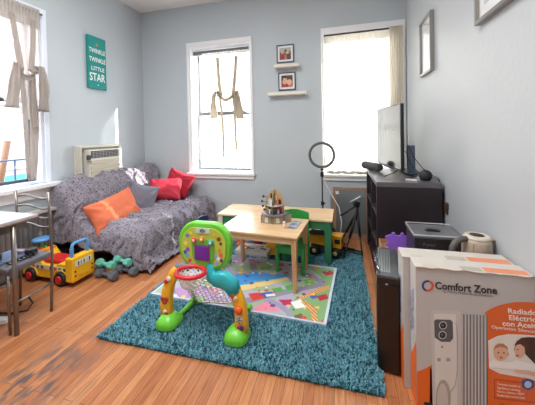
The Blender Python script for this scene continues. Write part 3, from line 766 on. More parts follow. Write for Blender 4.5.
# ================================================================== DINING TABLE AND CHAIR
GT = mat('pewter_metal', (138, 132, 128), .32, .85, noise_amt=.08)
t = thing('dining_table', 'dining table with grey laminate top and metal legs cut off by the left edge', 'table', (-2.62, 1.12, 0))
b = MB(); b.b2((-.42, -.42, .775), (.468, .425, .795), .004); b.build('tabletop', mat('greyish_lilac_laminate', (186, 182, 192), .25, noise_amt=.10, scale=5), t)
b = MB(); b.b2((-.425, -.425, .765), (.472, .43, .776), .003); b.build('top_edge', M((122, 100, 88), .4), t)
b = MB(); b.b2((-.30, .37, .70), (.40, .39, .765)); b.b2((-.30, -.39, .70), (.40, -.37, .765)); b.b2((.38, -.37, .70), (.40, .37, .765)); b.b2((-.30, -.37, .70), (-.28, .37, .765)); b.build('apron', GT, t)
for x in (-.29, .450):
    for y in (-.36, .27): MB().tube([(x, y, 0), (x, y, .765)], .0145, 16).build('leg', GT, t)

t = thing('dining_chair', 'grey metal chair with four wavy back rails tucked beside the dining table', 'chair', (-2.365, 1.515, 0))
for sx in (-1, 1):
    b = MB(); b.tube([(sx * .165, .135, 0), (sx * .165, .155, .44), (sx * .168, .145, .70), (sx * .172, .135, .93)], .010, 12); b.build('back_post', GT, t)
    b = MB(); b.tube([(sx * .150, -.135, 0), (sx * .150, -.14, .44)], .009, 12); b.build('leg', GT, t)
    b = MB(); b.tube([(sx * .157, -.14, .20), (sx * .166, .14, .22)], .008, 10); b.build('side_stretcher', GT, t)
for z in (.66, .73, .805, .885):
    b = MB(); b.tube([(-.168 + .336 * k / 20, .142 + .012 * math.sin(PI * k / 20), z + .012 * math.sin(2 * PI * k / 20)) for k in range(21)], .008, 8); b.build('back_rail', GT, t)
b = MB(); b.box((0, .0, .447), (.335, .31, .028), .008); b.build('seat', mat('grey_vinyl_seat', (112, 110, 120), .4), t)
b = MB(); b.b2((-.16, -.15, .418), (.16, -.135, .433)); b.b2((-.16, .125, .418), (.16, .14, .433)); b.b2((-.16, -.135, .418), (-.148, .125, .433)); b.b2((.148, -.135, .418), (.16, .125, .433)); b.build('seat_frame', GT, t)
tag(MB().box((-2.425, 1.505, .4675), (.205, .26, .010), .003, rot=(0, 0, .06)).build('tablet_computer', M((150, 172, 214), .12)), 'pale blue shiny tablet lying on the metal chair seat', 'tablet')
def cuff(label, loc, rz):
    t = thing('tape_roll', label, 'tape roll', loc, rz, 'black tape rolls on the chair seat')
    MB().lathe([(.020, -.02), (.036, -.02), (.040, -.014), (.040, .014), (.036, .02), (.020, .02), (.020, -.02)], (0, 0, 0), seg=28).build('roll', M((32, 36, 46), .35), t)
    MB().lathe([(.0155, -.0195), (.0195, -.0195), (.0195, .0195), (.0155, .0195), (.0155, -.0195)], (0, 0, 0), seg=24).build('core', M((110, 106, 104), .6), t)
cuff('black ring-shaped roll on the chair seat beside the table leg', (-2.425, 1.43, .4935), 0)
cuff('black ring-shaped roll at the far right corner of the chair seat', (-2.315, 1.60, .4735 + .009), 0)
tag(MB().box((-2.385, 1.575, .484), (.045, .035, .022), .008).build('charger', M((214, 190, 186), .4)), 'small pale pink charger between the two black rolls on the chair', 'charger')
# coil of cord hanging at the seat side
b = MB(); b.tube([(-2.262 + .022 * math.cos(k * .9), 1.40 + k * .0042, .475 + .010 * math.sin(k * .9)) for k in range(48)], .004, 6)
tag(b.build('coiled_cord', M((60, 56, 54), .5)), 'dark coiled cord lying along the right edge of the chair seat', 'cord')
tag(MB().tube([(-3.0, 1.52, .012), (-2.7, 1.50, .010), (-2.45, 1.55, .010), (-2.38, 1.60, .012), (-2.405, 1.66, .03), (-2.43, 1.64, .10)], .006, 8).build('power_cable', BLACK), 'black power cable on the wooden floor below the metal chair', 'cable')
t = thing('power_adapter', 'small white power adapter on the floor under the metal chair', 'adapter', (-2.42, 1.46, 0), .3)
MB().box((0, 0, .0185), (.085, .05, .035), .008).build('adapter_body', WHITE, t)
MB().tube([(-.042, 0, .015), (-.10, .01, .008), (-.2, -.03, .006), (-.4, -.02, .006)], .004, 8).build('adapter_cord', M((90, 86, 84), .5), t)

# ================================================================== RUG AND PLAY MAT
RX0, RX1, RY0, RY1 = -1.60, .205, 1.475, 3.235
MC = [(-.118, 1.925), (-.058, 2.765), (-1.50, 2.845), (-1.56, 1.985)]      # play mat corners: near right, far right, far left, near left
def inmat(x, y, g=0.0):
    for i in range(4):
        a, b_ = MC[i], MC[(i + 1) % 4]; cr = (b_[0] - a[0]) * (y - a[1]) - (b_[1] - a[1]) * (x - a[0])
        if cr / math.dist(a, b_) < g: return False
    return True
t = thing('shag_rug', 'square teal shaggy rug on the wooden floor under the toys and small tables', 'rug', (0, 0, 0))
MB().b2((RX0 + .015, RY0 + .015, .001), (RX1 - .015, RY1 - .015, .012)).build('backing', M((20, 84, 96), .9), t)
random.seed(11); vs = []; fs = []; cols = []
NT = 48000
for k in range(NT):
    x = random.uniform(RX0 + .008, RX1 - .008); y = random.uniform(RY0 + .008, RY1 - .008)
    if inmat(x, y, .02): continue
    a = random.uniform(0, 2 * PI) ; clump = fbm((x, y, 0), 26, 2); a = a * .6 + clump * 6
    h = random.uniform(.014, .023) + .005 * clump; lean = random.uniform(.006, .020); w = random.uniform(.003, .0045)
    dx, dy = math.cos(a), math.sin(a); px, py = -dy * w, dx * w
    z0 = .010; base = len(vs)
    vs += [(x - px, y - py, z0), (x + px, y + py, z0), (x + dx * lean * .5 + px, y + dy * lean * .5 + py, z0 + h * .75), (x + dx * lean * .5 - px, y + dy * lean * .5 - py, z0 + h * .75), (x + dx * lean * 1.1, y + dy * lean * 1.1, z0 + h)]
    fs += [(base, base + 1, base + 2, base + 3), (base + 3, base + 2, base + 4)]
    v = random.random() * .7 + .3 * (clump + .5)
    c0, c1 = lin((56, 120, 140)), lin((126, 180, 194)); cc = tuple(c0[i] + (c1[i] - c0[i]) * max(0, min(1, v)) for i in range(3)) + (1,)
    cols += [cc] * 7
b = MB(); b.add(vs, fs, None, False); pile = b.build('pile', attr_mat('teal_wool', .9), t, fix=False); pile['kind'] = 'stuff'
ca = pile.data.color_attributes.new('col', 'FLOAT_COLOR', 'CORNER')
ca.data.foreach_set('color', [q for cc in cols for q in cc])

MATZ = .034
t = thing('play_mat', 'colourful road map play mat spread on the teal rug under the small tables', 'play mat', (0, 0, 0))
POLY = [
 ((136, 178, 122), [(-.35, 2.75), (-.06, 2.71), (-.11, 1.9), (-.26, 1.9), (-.4, 2.0), (-.37, 2.19), (-.24, 2.28), (-.16, 2.4), (-.2, 2.56)]),
 ((150, 148, 170), [(-.8, 2.07), (-.63, 2.19), (-.43, 2.32), (-.25, 2.43), (-.15, 2.48), (-.15, 2.42), (-.3, 2.32), (-.46, 2.21), (-.62, 2.1), (-.77, 1.99)]),
 ((164, 156, 186), [(-.6, 2.1), (-.56, 2.13), (-.44, 2.08), (-.36, 1.99), (-.34, 1.9), (-.37, 1.89), (-.41, 1.98), (-.48, 2.04), (-.6, 2.07)]),
 ((150, 148, 170), [(-.56, 2.57), (-.51, 2.59), (-.39, 2.42), (-.41, 2.36)]),
 ((164, 156, 186), [(-.75, 1.94), (-.55, 1.96), (-.38, 1.92), (-.38, 1.89), (-.54, 1.91), (-.74, 1.9)]),
 ((150, 148, 170), [(-.35, 2.61), (-.27, 2.59), (-.14, 2.48), (-.16, 2.42), (-.28, 2.5), (-.39, 2.56)]),
 ((66, 158, 228), [(-.98, 2.44), (-.82, 2.53), (-.67, 2.52), (-.50, 2.53), (-.50, 2.48), (-.7, 2.38), (-.8, 2.30), (-.92, 2.24)]),
 ((240, 214, 140), [(-.92, 2.24), (-.8, 2.30), (-.64, 2.40), (-.50, 2.49), (-.47, 2.46), (-.62, 2.33), (-.79, 2.21), (-.9, 2.16)]),
 ((222, 66, 66), [(-.76, 2.16), (-.67, 2.2), (-.61, 2.13), (-.69, 2.07)]), ((60, 92, 190), [(-.66, 2.19), (-.58, 2.23), (-.53, 2.18), (-.61, 2.13)]),
 ((240, 150, 176), [(-.66, 2.0), (-.58, 2.09), (-.44, 1.99), (-.65, 1.96)]), ((196, 56, 96), [(-.5, 2.13), (-.4, 2.16), (-.37, 2.1), (-.44, 2.07)]),
 ((244, 244, 240), [(-.4, 2.12), (-.33, 2.18), (-.27, 2.09), (-.35, 2.05)]), ((96, 176, 88), [(-.59, 2.27), (-.52, 2.32), (-.48, 2.26), (-.55, 2.22)]),
 ((96, 176, 88), [(-.49, 2.34), (-.42, 2.39), (-.38, 2.32), (-.45, 2.27)]), ((120, 196, 92), [(-.35, 2.48), (-.27, 2.51), (-.23, 2.43), (-.31, 2.39)]),
 ((110, 180, 100), [(-.79, 2.63), (-.69, 2.67), (-.67, 2.59), (-.77, 2.56)]), ((206, 60, 54), [(-.19, 2.64), (-.11, 2.69), (-.07, 2.64), (-.15, 2.59)]),
 ((186, 46, 60), [(-.21, 2.25), (-.14, 2.3), (-.11, 2.24), (-.18, 2.19)]), ((132, 96, 70), [(-.35, 1.97), (-.3, 2.01), (-.27, 1.96), (-.32, 1.92)]),
 ((90, 90, 190), [(-.27, 2.24), (-.22, 2.28), (-.2, 2.23), (-.24, 2.2)]),
 ((240, 240, 236), [(-.62, 2.18), (-.55, 2.21), (-.53, 2.18), (-.60, 2.15)]),
 ((188, 150, 200), [(-1.5, 2.05), (-1.2, 2.2), (-.95, 2.1), (-.9, 1.98), (-1.3, 1.99)]), ((120, 190, 220), [(-1.5, 2.5), (-1.3, 2.7), (-1.1, 2.6), (-1.2, 2.4)]),
 ((244, 170, 190), [(-1.12, 2.30), (-.98, 2.36), (-.90, 2.18), (-1.05, 2.12)]), ((110, 184, 110), [(-1.3, 2.38), (-1.1, 2.45), (-1.05, 2.36), (-1.25, 2.28)]),
 ((150, 148, 170), [(-1.55, 2.25), (-1.2, 2.33), (-.85, 2.05), (-.83, 2.12), (-1.18, 2.40), (-1.55, 2.33)]),
 ((150, 148, 170), [(-1.0, 2.85), (-.94, 2.85), (-.80, 2.56), (-.86, 2.54)]), ((226, 120, 120), [(-.92, 2.72), (-.86, 2.74), (-.84, 2.68), (-.90, 2.66)]),
 ((244, 206, 90), [(-.5, 2.7), (-.42, 2.72), (-.4, 2.64), (-.48, 2.62)]), ((200, 80, 80), [(-.64, 2.74), (-.58, 2.75), (-.57, 2.68), (-.62, 2.67)]),
]
RAILS = [[(-.37, 2.19), (-.28, 2.28), (-.18, 2.4), (-.12, 2.43), (-.11, 2.39), (-.17, 2.33), (-.27, 2.23), (-.34, 2.17)], [(-.31, 2.17), (-.25, 2.14), (-.2, 2.07), (-.17, 1.92), (-.21, 1.91), (-.23, 2.02), (-.27, 2.09), (-.32, 2.14)]]
def pip(x, y, P):
    r = False; j = len(P) - 1
    for i in range(len(P)):
        if (P[i][1] > y) != (P[j][1] > y) and x < (P[j][0] - P[i][0]) * (y - P[i][1]) / (P[j][1] - P[i][1]) + P[i][0]: r = not r
        j = i
    return r
random.seed(4)
blobs = [(random.uniform(-1.5, -.1), random.uniform(1.95, 2.8), random.uniform(.008, .020), random.choice([(70, 140, 70), (220, 80, 70), (250, 210, 80), (60, 100, 190), (240, 240, 240), (240, 140, 60), (120, 70, 140)])) for _ in range(130)]
def mat_colour(x, y, s_, t_):
    if s_ < .012 or s_ > .985 or t_ < .02 or t_ > .985: return (206, 220, 240)
    c_ = None
    for col, P in POLY:
        if pip(x, y, P): c_ = col
    for P in RAILS:
        if pip(x, y, P): c_ = (206, 110, 60) if math.sin((x * 1.2 + y) * 190) > -.1 else (240, 200, 130)
    for bx_, by_, r, col in blobs:
        if (x - bx_) ** 2 + (y - by_) ** 2 < r * r: return col
    if c_: return c_
    n = fbm((x, y, 3), 6, 2)
    if n > .12: return (168, 190, 156)
    if n < -.18: return (196, 176, 208)
    return (184, 186, 198)
NA, NB = 290, 170; vs = []; fs = []; cols = []
A, B_, C_, D_ = MC[3], MC[0], MC[1], MC[2]
for j in range(NB + 1):
    for i in range(NA + 1):
        s_, t_ = i / NA, j / NB
        x = (A[0] * (1 - s_) + B_[0] * s_) * (1 - t_) + (D_[0] * (1 - s_) + C_[0] * s_) * t_
        y = (A[1] * (1 - s_) + B_[1] * s_) * (1 - t_) + (D_[1] * (1 - s_) + C_[1] * s_) * t_
        vs.append((x, y, MATZ + .0015 * fbm((x, y, 0), 3, 2)))
for j in range(NB):
    for i in range(NA):
        k = j * (NA + 1) + i; fs.append((k, k + 1, k + NA + 2, k + NA + 1))
        x = sum(vs[q][0] for q in fs[-1]) / 4; y = sum(vs[q][1] for q in fs[-1]) / 4
        cols += [lin(mat_colour(x, y, (i + .5) / NA, (j + .5) / NB))] * 4
b = MB(); b.add(vs, fs, None, False); o = b.build('printed_sheet', attr_mat('play_mat_print', .6), t, fix=False)
ca = o.data.color_attributes.new('col', 'FLOAT_COLOR', 'CORNER'); ca.data.foreach_set('color', [q for cc in cols for q in cc])
b = MB(); b.add([(p[0], p[1], MATZ - .004) for p in MC] + [(p[0], p[1], .012) for p in MC], [(0, 1, 2, 3), (4, 5, 6, 7)] + [(i, (i + 1) % 4, 4 + (i + 1) % 4, 4 + i) for i in range(4)])
b.build('foam_backing', M((200, 210, 226), .8), t)

# ================================================================== BASKETBALL / FOOTBALL TOY
TZ = .026
t = thing('sports_toy', 'green and yellow toddler basketball hoop and football goal toy on the front of the rug', 'toy', (-.93, 1.70, TZ))
GRN = M((112, 206, 62), .35); TQ = M((44, 176, 186), .35); YE = M((246, 186, 44), .35); RD = M((214, 38, 52), .35); CR = M((228, 220, 196), .45); PU = M((110, 46, 160), .3)
def foot(x, y, sx):
    pts = [(.078 * math.copysign(abs(math.cos(a)) ** .7, math.cos(a)), .088 * math.copysign(abs(math.sin(a)) ** .7, math.sin(a))) for a in [2 * PI * k / 24 for k in range(24)]]
    vs = []; fs = []
    for q, (s1, z) in enumerate(((1, 0), (1.03, .012), (1, .028), (.9, .045), (.72, .062), (.5, .078), (.3, .084))):
        vs += [(x + a * s1, y + b_ * s1 - .01 * (q > 2), z) for a, b_ in pts]
    for q in range(6):
        for k in range(24): fs.append((q * 24 + k, q * 24 + (k + 1) % 24, q * 24 + 24 + (k + 1) % 24, q * 24 + 24 + k))
    fs += [tuple(range(24))[::-1], tuple(6 * 24 + k for k in range(24))]
    b = MB(); b.add(vs, fs, None, True); o = b.build('foot', GRN, t)
    md = o.modifiers.new('bev', 'BEVEL'); md.width = .010; md.segments = 3; md.angle_limit = R_(50)
foot(-.255, 0, -1); foot(.26, -.02, 1)
def leg(pts, ws, name, m, dep=.045):
    """flat-sided curved leg, rounded edges"""
    P = [Vector(p) for p in pts]; vs = []; fs = []; n = len(P); K = 12
    for i, p in enumerate(P):
        tt = (P[min(i + 1, n - 1)] - P[max(i - 1, 0)]).normalized(); side_ = Vector((0, 1, 0)); nr = tt.cross(side_).normalized()
        for k in range(K):
            a = 2 * PI * k / K; ca_, sa_ = math.cos(a), math.sin(a)
            e = lambda q: math.copysign(abs(q) ** .6, q)
            vs.append(p + nr * (e(ca_) * ws[i] / 2) + side_ * (e(sa_) * dep / 2 * (.7 + .3 * ws[i] / max(ws))))
    for i in range(n - 1):
        for k in range(K): fs.append((i * K + k, i * K + (k + 1) % K, (i + 1) * K + (k + 1) % K, (i + 1) * K + k))
    fs += [tuple(range(K))[::-1], tuple((n - 1) * K + k for k in range(K))]
    b = MB(); b.add(vs, fs, None, True); return b.build(name, m, t)
L1 = leg([(-.270, 0, .05), (-.275, 0, .13), (-.268, 0, .21), (-.245, 0, .29), (-.21, 0, .36), (-.17, 0, .41)], [.095, .088, .082, .076, .07, .055], 'leg', YE, .06)
L2 = leg([(.285, -.02, .05), (.292, -.02, .12), (.288, -.02, .20), (.268, -.02, .27), (.248, -.02, .31), (.235, -.02, .325)], [.095, .088, .082, .078, .078, .07], 'leg', YE, .06)
leg([(.250, -.02, .295), (.225, -.02, .345), (.175, -.02, .375), (.12, -.02, .375), (.085, -.015, .385), (.075, 0, .43), (.075, .02, .50)], [.085, .105, .115, .10, .075, .06, .06], 'shoulder', TQ, .075)
leg([(-.185, .0, .40), (-.14, .0, .415), (-.09, .0, .42), (-.05, 0, .45)], [.06, .06, .05, .05], 'bracket', M((120, 140, 150), .4), .05)
# printed pictures and buttons on the legs
def dot(x, y, z, r, col, par, name='button', th=.010, sc=1.0):
    b = MB(); b.lathe([(.0005, -th), (r * .6, -th), (r * .95, -th * .6), (r, 0)], (x, y, z), 'Y', 18); return b.build(name, M(col, .3), par)
dot(.285, -.050, .205, .026, (238, 92, 36), L2, th=.022)
fb = dot(.288, -.050, .145, .024, (238, 238, 236), L2, 'football_print', .008)
b = MB()
for k in range(5): b.prism([(x + .016 * math.cos(k * 1.257), z + .016 * math.sin(k * 1.257)) for x, z in disc(0, 0, .0055, 1, 5)], .001, ((.288, -.0590, .145), (1, 0, 0), (0, 0, 1)))
b.prism(disc(0, 0, .007, 1, 5), .001, ((.288, -.0592, .145), (1, 0, 0), (0, 0, 1))); b.build('football_patches', BK, t)
for (x, z, col, par) in ((.283, .085, (190, 30, 80), L2), (.30, .09, (90, 40, 120), L2), (.245, .29, (170, 90, 50), L2), (.262, .275, (244, 200, 160), L2), (-.255, .315, (214, 60, 50), L1), (-.232, .335, (240, 232, 224), L1), (-.270, .17, (190, 76, 50), L1), (-.285, .19, (170, 60, 50), L1), (-.255, .19, (170, 60, 50), L1), (-.268, .10, (236, 226, 220), L1), (-.262, .092, (224, 60, 60), L1)):
    dot(x, (-.030 if par is L1 else -.050), z, .017, col, par, 'sticker', .006)
# backboard: rounded shape, rim, face panel
def rrect(w, h, r, n=8, top=0):
    pts = []
    for cx, cz, a0 in ((w / 2 - r, -h / 2 + r, -PI / 2), (w / 2 - r, h / 2 - r, 0), (-w / 2 + r, h / 2 - r, PI / 2), (-w / 2 + r, -h / 2 + r, PI)):
        for k in range(n + 1):
            a = a0 + PI / 2 * k / n; x = cx + r * math.cos(a); z = cz + r * math.sin(a)
            pts.append((x * (1 - (.12 * max(0, -z / h) * 2)), z + top * (1 - (2 * x / w) ** 2)))
    return pts
bc = (.028, .03, .560)
def board(w, h, r, y, th, m, name, par, top=.02, off=(0, 0)):
    b = MB(); b.prism([(x + off[0], z + off[1]) for x, z in rrect(w, h, r, top=top)], th, ((bc[0], y, bc[2]), (1, 0, 0), (0, 0, 1)), m); return b.build(name, m, par)
bd = board(.385, .315, .12, .045, .055, GRN, 'backboard', t)
md = bd.modifiers.new('bev', 'BEVEL'); md.width = .014; md.segments = 3; md.angle_limit = R_(50)
pn = board(.325, .255, .095, -.012, .006, M((190, 208, 84), .4), 'scoreboard_panel', bd, .016)
board(.165, .155, .04, -.0185, .006, M((104, 190, 66), .35), 'centre_panel', bd, 0, (.0, -.01))
MB().box((bc[0] - .005, -.028, bc[2] - .022), (.095, .006, .088), .004).build('score_screen', PU, bd)
MB().box((bc[0] - .005, -.0255, bc[2] - .022), (.110, .006, .102), .006).build('screen_bezel', M((140, 60, 150), .4), bd)
lg = MB().box((bc[0], -.021, bc[2] + .125), (.105, .006, .036), .006).build('logo_plate', M((206, 224, 206), .4), bd)
b = MB(); b.prism(disc(0, 0, .020, .55), .001, ((bc[0], -.0245, bc[2] + .125), (1, 0, 0), (0, 0, 1))); b.build('logo_badge', M((24, 60, 70), .4), bd)
text_mesh('logo_lettering', 'vtech', M((240, 240, 240), .4), bd, ((bc[0], -.0256, bc[2] + .121), (1, 0, 0), (0, 0, 1)), .026, .009, .0006, align='CENTER')
for x, z, r, col in ((-.062, .058, .021, (222, 70, 50)), (-.005, .068, .019, (238, 120, 70)), (.060, .050, .021, (60, 170, 160))):
    dot(bc[0] + x, -.022, bc[2] + z, r, col, bd, 'button', .014); dot(bc[0] + x, -.036, bc[2] + z, r * .45, (250, 240, 220), bd, 'button_print', .002)
random.seed(5)
for x, z, col in ((-.115, .085, (60, 150, 190)), (-.130, .03, (240, 220, 120)), (-.115, -.01, (140, 90, 190)), (-.120, -.05, (90, 190, 220)), (-.10, -.085, (214, 90, 60)), (.115, .075, (150, 70, 40)), (.128, .045, (120, 60, 50)), (.118, .0, (224, 150, 70)), (.128, -.03, (230, 120, 90)), (.108, -.055, (240, 240, 240)), (.088, -.04, (150, 190, 230)), (-.088, .10, (250, 210, 60)), (.085, .10, (240, 180, 50)), (.13, -.065, (90, 70, 150)), (-.135, -.03, (70, 90, 180)), (.095, -.09, (120, 180, 230))):
    q = MB(); q.prism([(px, pz) for px, pz in disc(0, 0, random.uniform(.011, .016), 1, 7)], .0016, ((bc[0] + x, -.0185, bc[2] + z), (1, 0, 0), (0, 0, 1))); q.build('picture_sticker', M(col, .4), bd)
# hoop and little net
hx, hy, hz = -.022, -.10, .440
b = MB(); b.tube([(hx + .095 * math.cos(a), hy + .078 * math.sin(a), hz) for a in [2 * PI * k / 36 for k in range(36)]], .013, 10, closed=True); b.box((hx, hy + .095, hz - .004), (.10, .05, .022), .006); hp = b.build('hoop', RD, t)
NETM = M((238, 238, 236), .5)
b = MB()
for k in range(14):
    for d in (1, -1):
        pts = []
        for q in range(7):
            a = 2 * PI * (k + d * q * .5) / 14; r = 1 - .34 * (q / 6) ** .8; pts.append((hx + .090 * r * math.cos(a), hy + .074 * r * math.sin(a), hz - .008 - q * .0135))
        b.tube(pts, .0034, 5)
b.build('hoop_net', NETM, hp)
b = MB(); b.tube([(-.16, .03, .50), (.16, .03, .50)], .012); b.b2((-.04, -.02, .40), (.09, .04, .47), .01); b.build('board_mount', GRN, t)
# goal behind: cream posts, green base rails, hex net
for x0, sx in ((-.215, -1), (.235, 1)):
    b = MB(); b.tube([(x0 * .80, .03, .36), (x0 * .86, .15, .22), (x0 * .90, .25, .035)], .015, 10); b.build('rear_post', CR, t)
    b = MB(); b.tube([(x0 * 1.05, .05, .022), (x0 * 1.0, .15, .020), (x0 * .92, .27, .020)], .018, 10); b.box((x0 * .88, .27, .018), (.11, .05, .034), .012); b.build('base_rail', GRN, t)
def P3(u, v):   # net surface, u across, v up
    y = .25 - .20 * v; z = .035 + .30 * v; return (u, y, z + .02 * math.sin(u * 9))
b = MB(); hs = .0215
RH = .0235
for r in range(8):
    for q in range(12):
        cu = -.185 + q * RH * 1.5; cv = (r + (.5 if q % 2 else 0)) * RH * 1.732 / .36 + .05
        if cv > 1.0 or cu > .215: continue
        b.tube([P3(cu + RH * math.cos(a), max(0, min(1.05, cv + RH / .36 * math.sin(a)))) for a in [2 * PI * k / 6 for k in range(6)]], .0032, 5, closed=True)
b.build('goal_net', NETM, t)
b = MB(); b.tube([P3(-.20, 0), P3(.215, 0)], .006); b.build('net_bottom_bar', CR, t)

# ================================================================== SMALL FURNITURE ON THE RUG
t = thing('play_table', 'small birch wood play table standing on the road map mat', 'table', (-.6985, 2.495, MATZ + .003), R_(-4.6))
def tpiece(): return MB()
TW, TD_, TH = .735, .50, .47
b = MB(); b.box((0, 0, TH - .009), (TW, TD_, .018), .004); b.build('tabletop', BIRCH, t)
for x0, x1, yy in ((-TW / 2 + .05, TW / 2 - .05, -TD_ / 2 + .035), (-TW / 2 + .05, TW / 2 - .05, TD_ / 2 - .035)): MB().b2((x0, yy - .009, TH - .075), (x1, yy + .009, TH - .0185), .002).build('apron', BIRCH, t)
for xx in (-TW / 2 + .035, TW / 2 - .035): MB().b2((xx - .009, -TD_ / 2 + .045, TH - .075), (xx + .009, TD_ / 2 - .045, TH - .0185), .002).build('apron', BIRCHL, t)
for sx in (-1, 1):
    for sy in (-1, 1):
        x, y = sx * (TW / 2 - .035), sy * (TD_ / 2 - .035); w0, w1 = .015, .023; b = MB()
        b.add([(x + a * w0, y + c_ * w0, 0) for a, c_ in ((-1, -1), (1, -1), (1, 1), (-1, 1))] + [(x + a * w1, y + c_ * w1, TH - .0185) for a, c_ in ((-1, -1), (1, -1), (1, 1), (-1, 1))], [(0, 3, 2, 1), (4, 5, 6, 7), (0, 1, 5, 4), (1, 2, 6, 5), (2, 3, 7, 6), (3, 0, 4, 7)])
        o = b.build('leg', BIRCHL, t); md = o.modifiers.new('bev', 'BEVEL'); md.width = .003; md.segments = 2

DG = M((44, 118, 78), .45)
t = thing('activity_table', 'long low table with birch top and dark green frame behind the play table', 'table', (-.715, 3.08, .020), R_(-.6))
BH = .445
b = MB(); b.b2((-.635, -.225, BH - .02), (.62, .225, BH), .004); b.build('tabletop', BIRCH, t)
for yy in (-.20, .20): MB().b2((-.60, yy - .01, BH - .10), (.585, yy + .01, BH - .0205)).build('apron', DG, t)
for xx in (-.605, .585): MB().b2((xx - .01, -.19, BH - .10), (xx + .01, .19, BH - .0205)).build('end_panel', DG, t)
for x, mm in ((-.602, M((210, 202, 180), .5)), (.572, DG)):
    for yy in (-.185, .185): MB().box((x, yy, (BH - .0205) / 2), (.052 if x < 0 else .066, .06, BH - .0205), .003).build('leg', mm, t)

def small_chair(label, loc, rz, col, zs=.245, zt=.53, w=.28):
    t = thing('toddler_chair', label, 'chair', loc, rz); m = M(col, .4); d = .30
    MB().box((0, 0, zs - .010), (w, d, .022), .006).build('seat', m, t)
    for sx in (-1, 1): MB().box((sx * (w / 2 - .016), -d / 2 + .022, (zs - .021) / 2), (.032, .032, zs - .021), .004).build('leg', m, t)
    for sx in (-1, 1): MB().box((sx * (w / 2 - .016), d / 2 - .018, (zs - .021) / 2), (.032, .032, zs - .021), .004).build('leg', m, t)
    for sx in (-1, 1): MB().b2((sx * (w / 2 - .016) - .016, d / 2 - .034, zs + .001), (sx * (w / 2 - .016) + .016, d / 2 - .008, zt - .06), .004).build('back_post', m, t)
    pts = [(-w / 2, 0), (w / 2, 0)] + [(w / 2 - w * k / 16, .085 + .028 * math.sin(PI * k / 16)) for k in range(17)]
    b = MB(); b.prism(pts, .018, ((0, d / 2 - .010, zt - .11), (1, 0, 0), (0, 0, 1))); b.build('backrest', m, t)
    MB().b2((-w / 2 + .033, d / 2 - .026, zs + .08), (w / 2 - .033, d / 2 - .014, zs + .115), .003).build('back_rail', m, t)
    for xx in (-w / 2 + .016, w / 2 - .016): MB().b2((xx - .006, -d / 2 + .04, zs - .06), (xx + .006, d / 2 - .036, zs - .0215), .002).build('seat_rail', m, t)
    MB().b2((-w / 2 + .033, -d / 2 + .016, zs - .07), (w / 2 - .033, -d / 2 + .028, zs - .0215), .002).build('front_rail', m, t)
small_chair('bright green toddler chair between the play table and the long low table', (-.475, 2.70, MATZ + .003), R_(-3), (46, 150, 70))
small_chair('navy blue toddler chair behind the basketball toy, at the left of the tables', (-1.27, 2.56, MATZ + .003), R_(84), (30, 52, 110), zs=.25, zt=.475, w=.26)

# ------------------------------------------------------------------ cardboard rocket house on the table
ZT = MATZ + .003 + TH + .001
t = thing('toy_rocket', 'pointed cardboard rocket playset with figures on the play table', 'toy', (-.622, 2.585, ZT), R_(10))
KR = mat('greyboard', (158, 148, 132), .7, noise_amt=.12, scale=30); KB = M((196, 168, 126), .6); KW = M((226, 220, 206), .5); KN = M((60, 54, 60), .5)
def arch(w, h, n=10): return [(-w / 2, 0), (w / 2, 0), (w / 2, h - w / 2)] + [(w / 2 * math.cos(PI * k / n), h - w / 2 + w / 2 * math.sin(PI * k / n)) for k in range(1, n)] + [(-w / 2, h - w / 2)]
b = MB()
for k, (x, y, rz) in enumerate(((-.075, -.055, -.25), (.03, -.075, 0), (.11, -.03, .5), (-.05, .07, 0), (.08, .07, 0), (-.125, .0, 1.5))):
    b.box((x, y, .038), (.10, .004, .075), .001, rot=(0, 0, rz))
b.build('base_wall', KR, t)
b = MB()
for x, y in ((-.075, -.0585), (.03, -.0785)): b.prism(arch(.034, .050), .002, ((x, y, .008), (1, 0, 0), (0, 0, 1)))
b.build('arch_window', KW, t)
b = MB(); b.lathe([(.001, .078), (.115, .078), (.118, .081), (.115, .084), (.001, .084)], (0, 0, 0), seg=32); b.build('lower_floor', M((104, 104, 112), .5), t)
fin = [(0, .085), (.088, .085), (.092, .15), (.085, .21), (.062, .265), (.03, .300), (0, .315), (-.03, .300), (-.062, .262), (-.085, .21), (-.092, .15), (-.088, .085)]
b = MB(); b.prism(fin, .004, ((0, 0, 0), (1, 0, 0), (0, 0, 1))); b.build('fin', KB, t)
b = MB(); b.prism(fin, .004, ((0, 0, 0), (.25, 1, 0), (0, 0, 1))); b.build('fin', KR, t)
b = MB(); b.lathe([(.001, .160), (.075, .160), (.075, .164), (.001, .164)], (0, -.012, 0), seg=24); b.build('upper_floor', M((190, 184, 176), .5), t)
random.seed(8)
for k, (x, y, z, col) in enumerate(((-.045, -.04, .105, (236, 230, 220)), (.035, -.05, .105, (220, 210, 240)), (.06, -.03, .11, (150, 60, 60)), (-.03, -.03, .185, (226, 230, 240)), (.03, -.04, .185, (220, 140, 110)), (.05, -.02, .195, (60, 50, 60)), (-.05, -.02, .135, (90, 80, 80)), (.0, -.06, .10, (70, 90, 90)), (.02, -.03, .23, (240, 180, 120)), (-.03, -.03, .255, (70, 66, 70)), (.045, -.035, .135, (214, 60, 70)))):
    f = MB(); f.lathe([(.009, 0), (.011, .01), (.007, .024), (.009, .03), (.009, .038), (.004, .044)], (x, y, z - .02), seg=10); f.build('figure', M(col, .4), t)
b = MB()
for x, z in ((-.098, .12), (-.112, .155), (-.105, .245), (-.118, .20)):
    b.tube([(-.06, -.01, z - .01), (x, -.02, z)], .0025, 6); b.sphere((x, -.02, z), .012, seg=10, ring=7)
b.build('knob_decoration', KN, t)
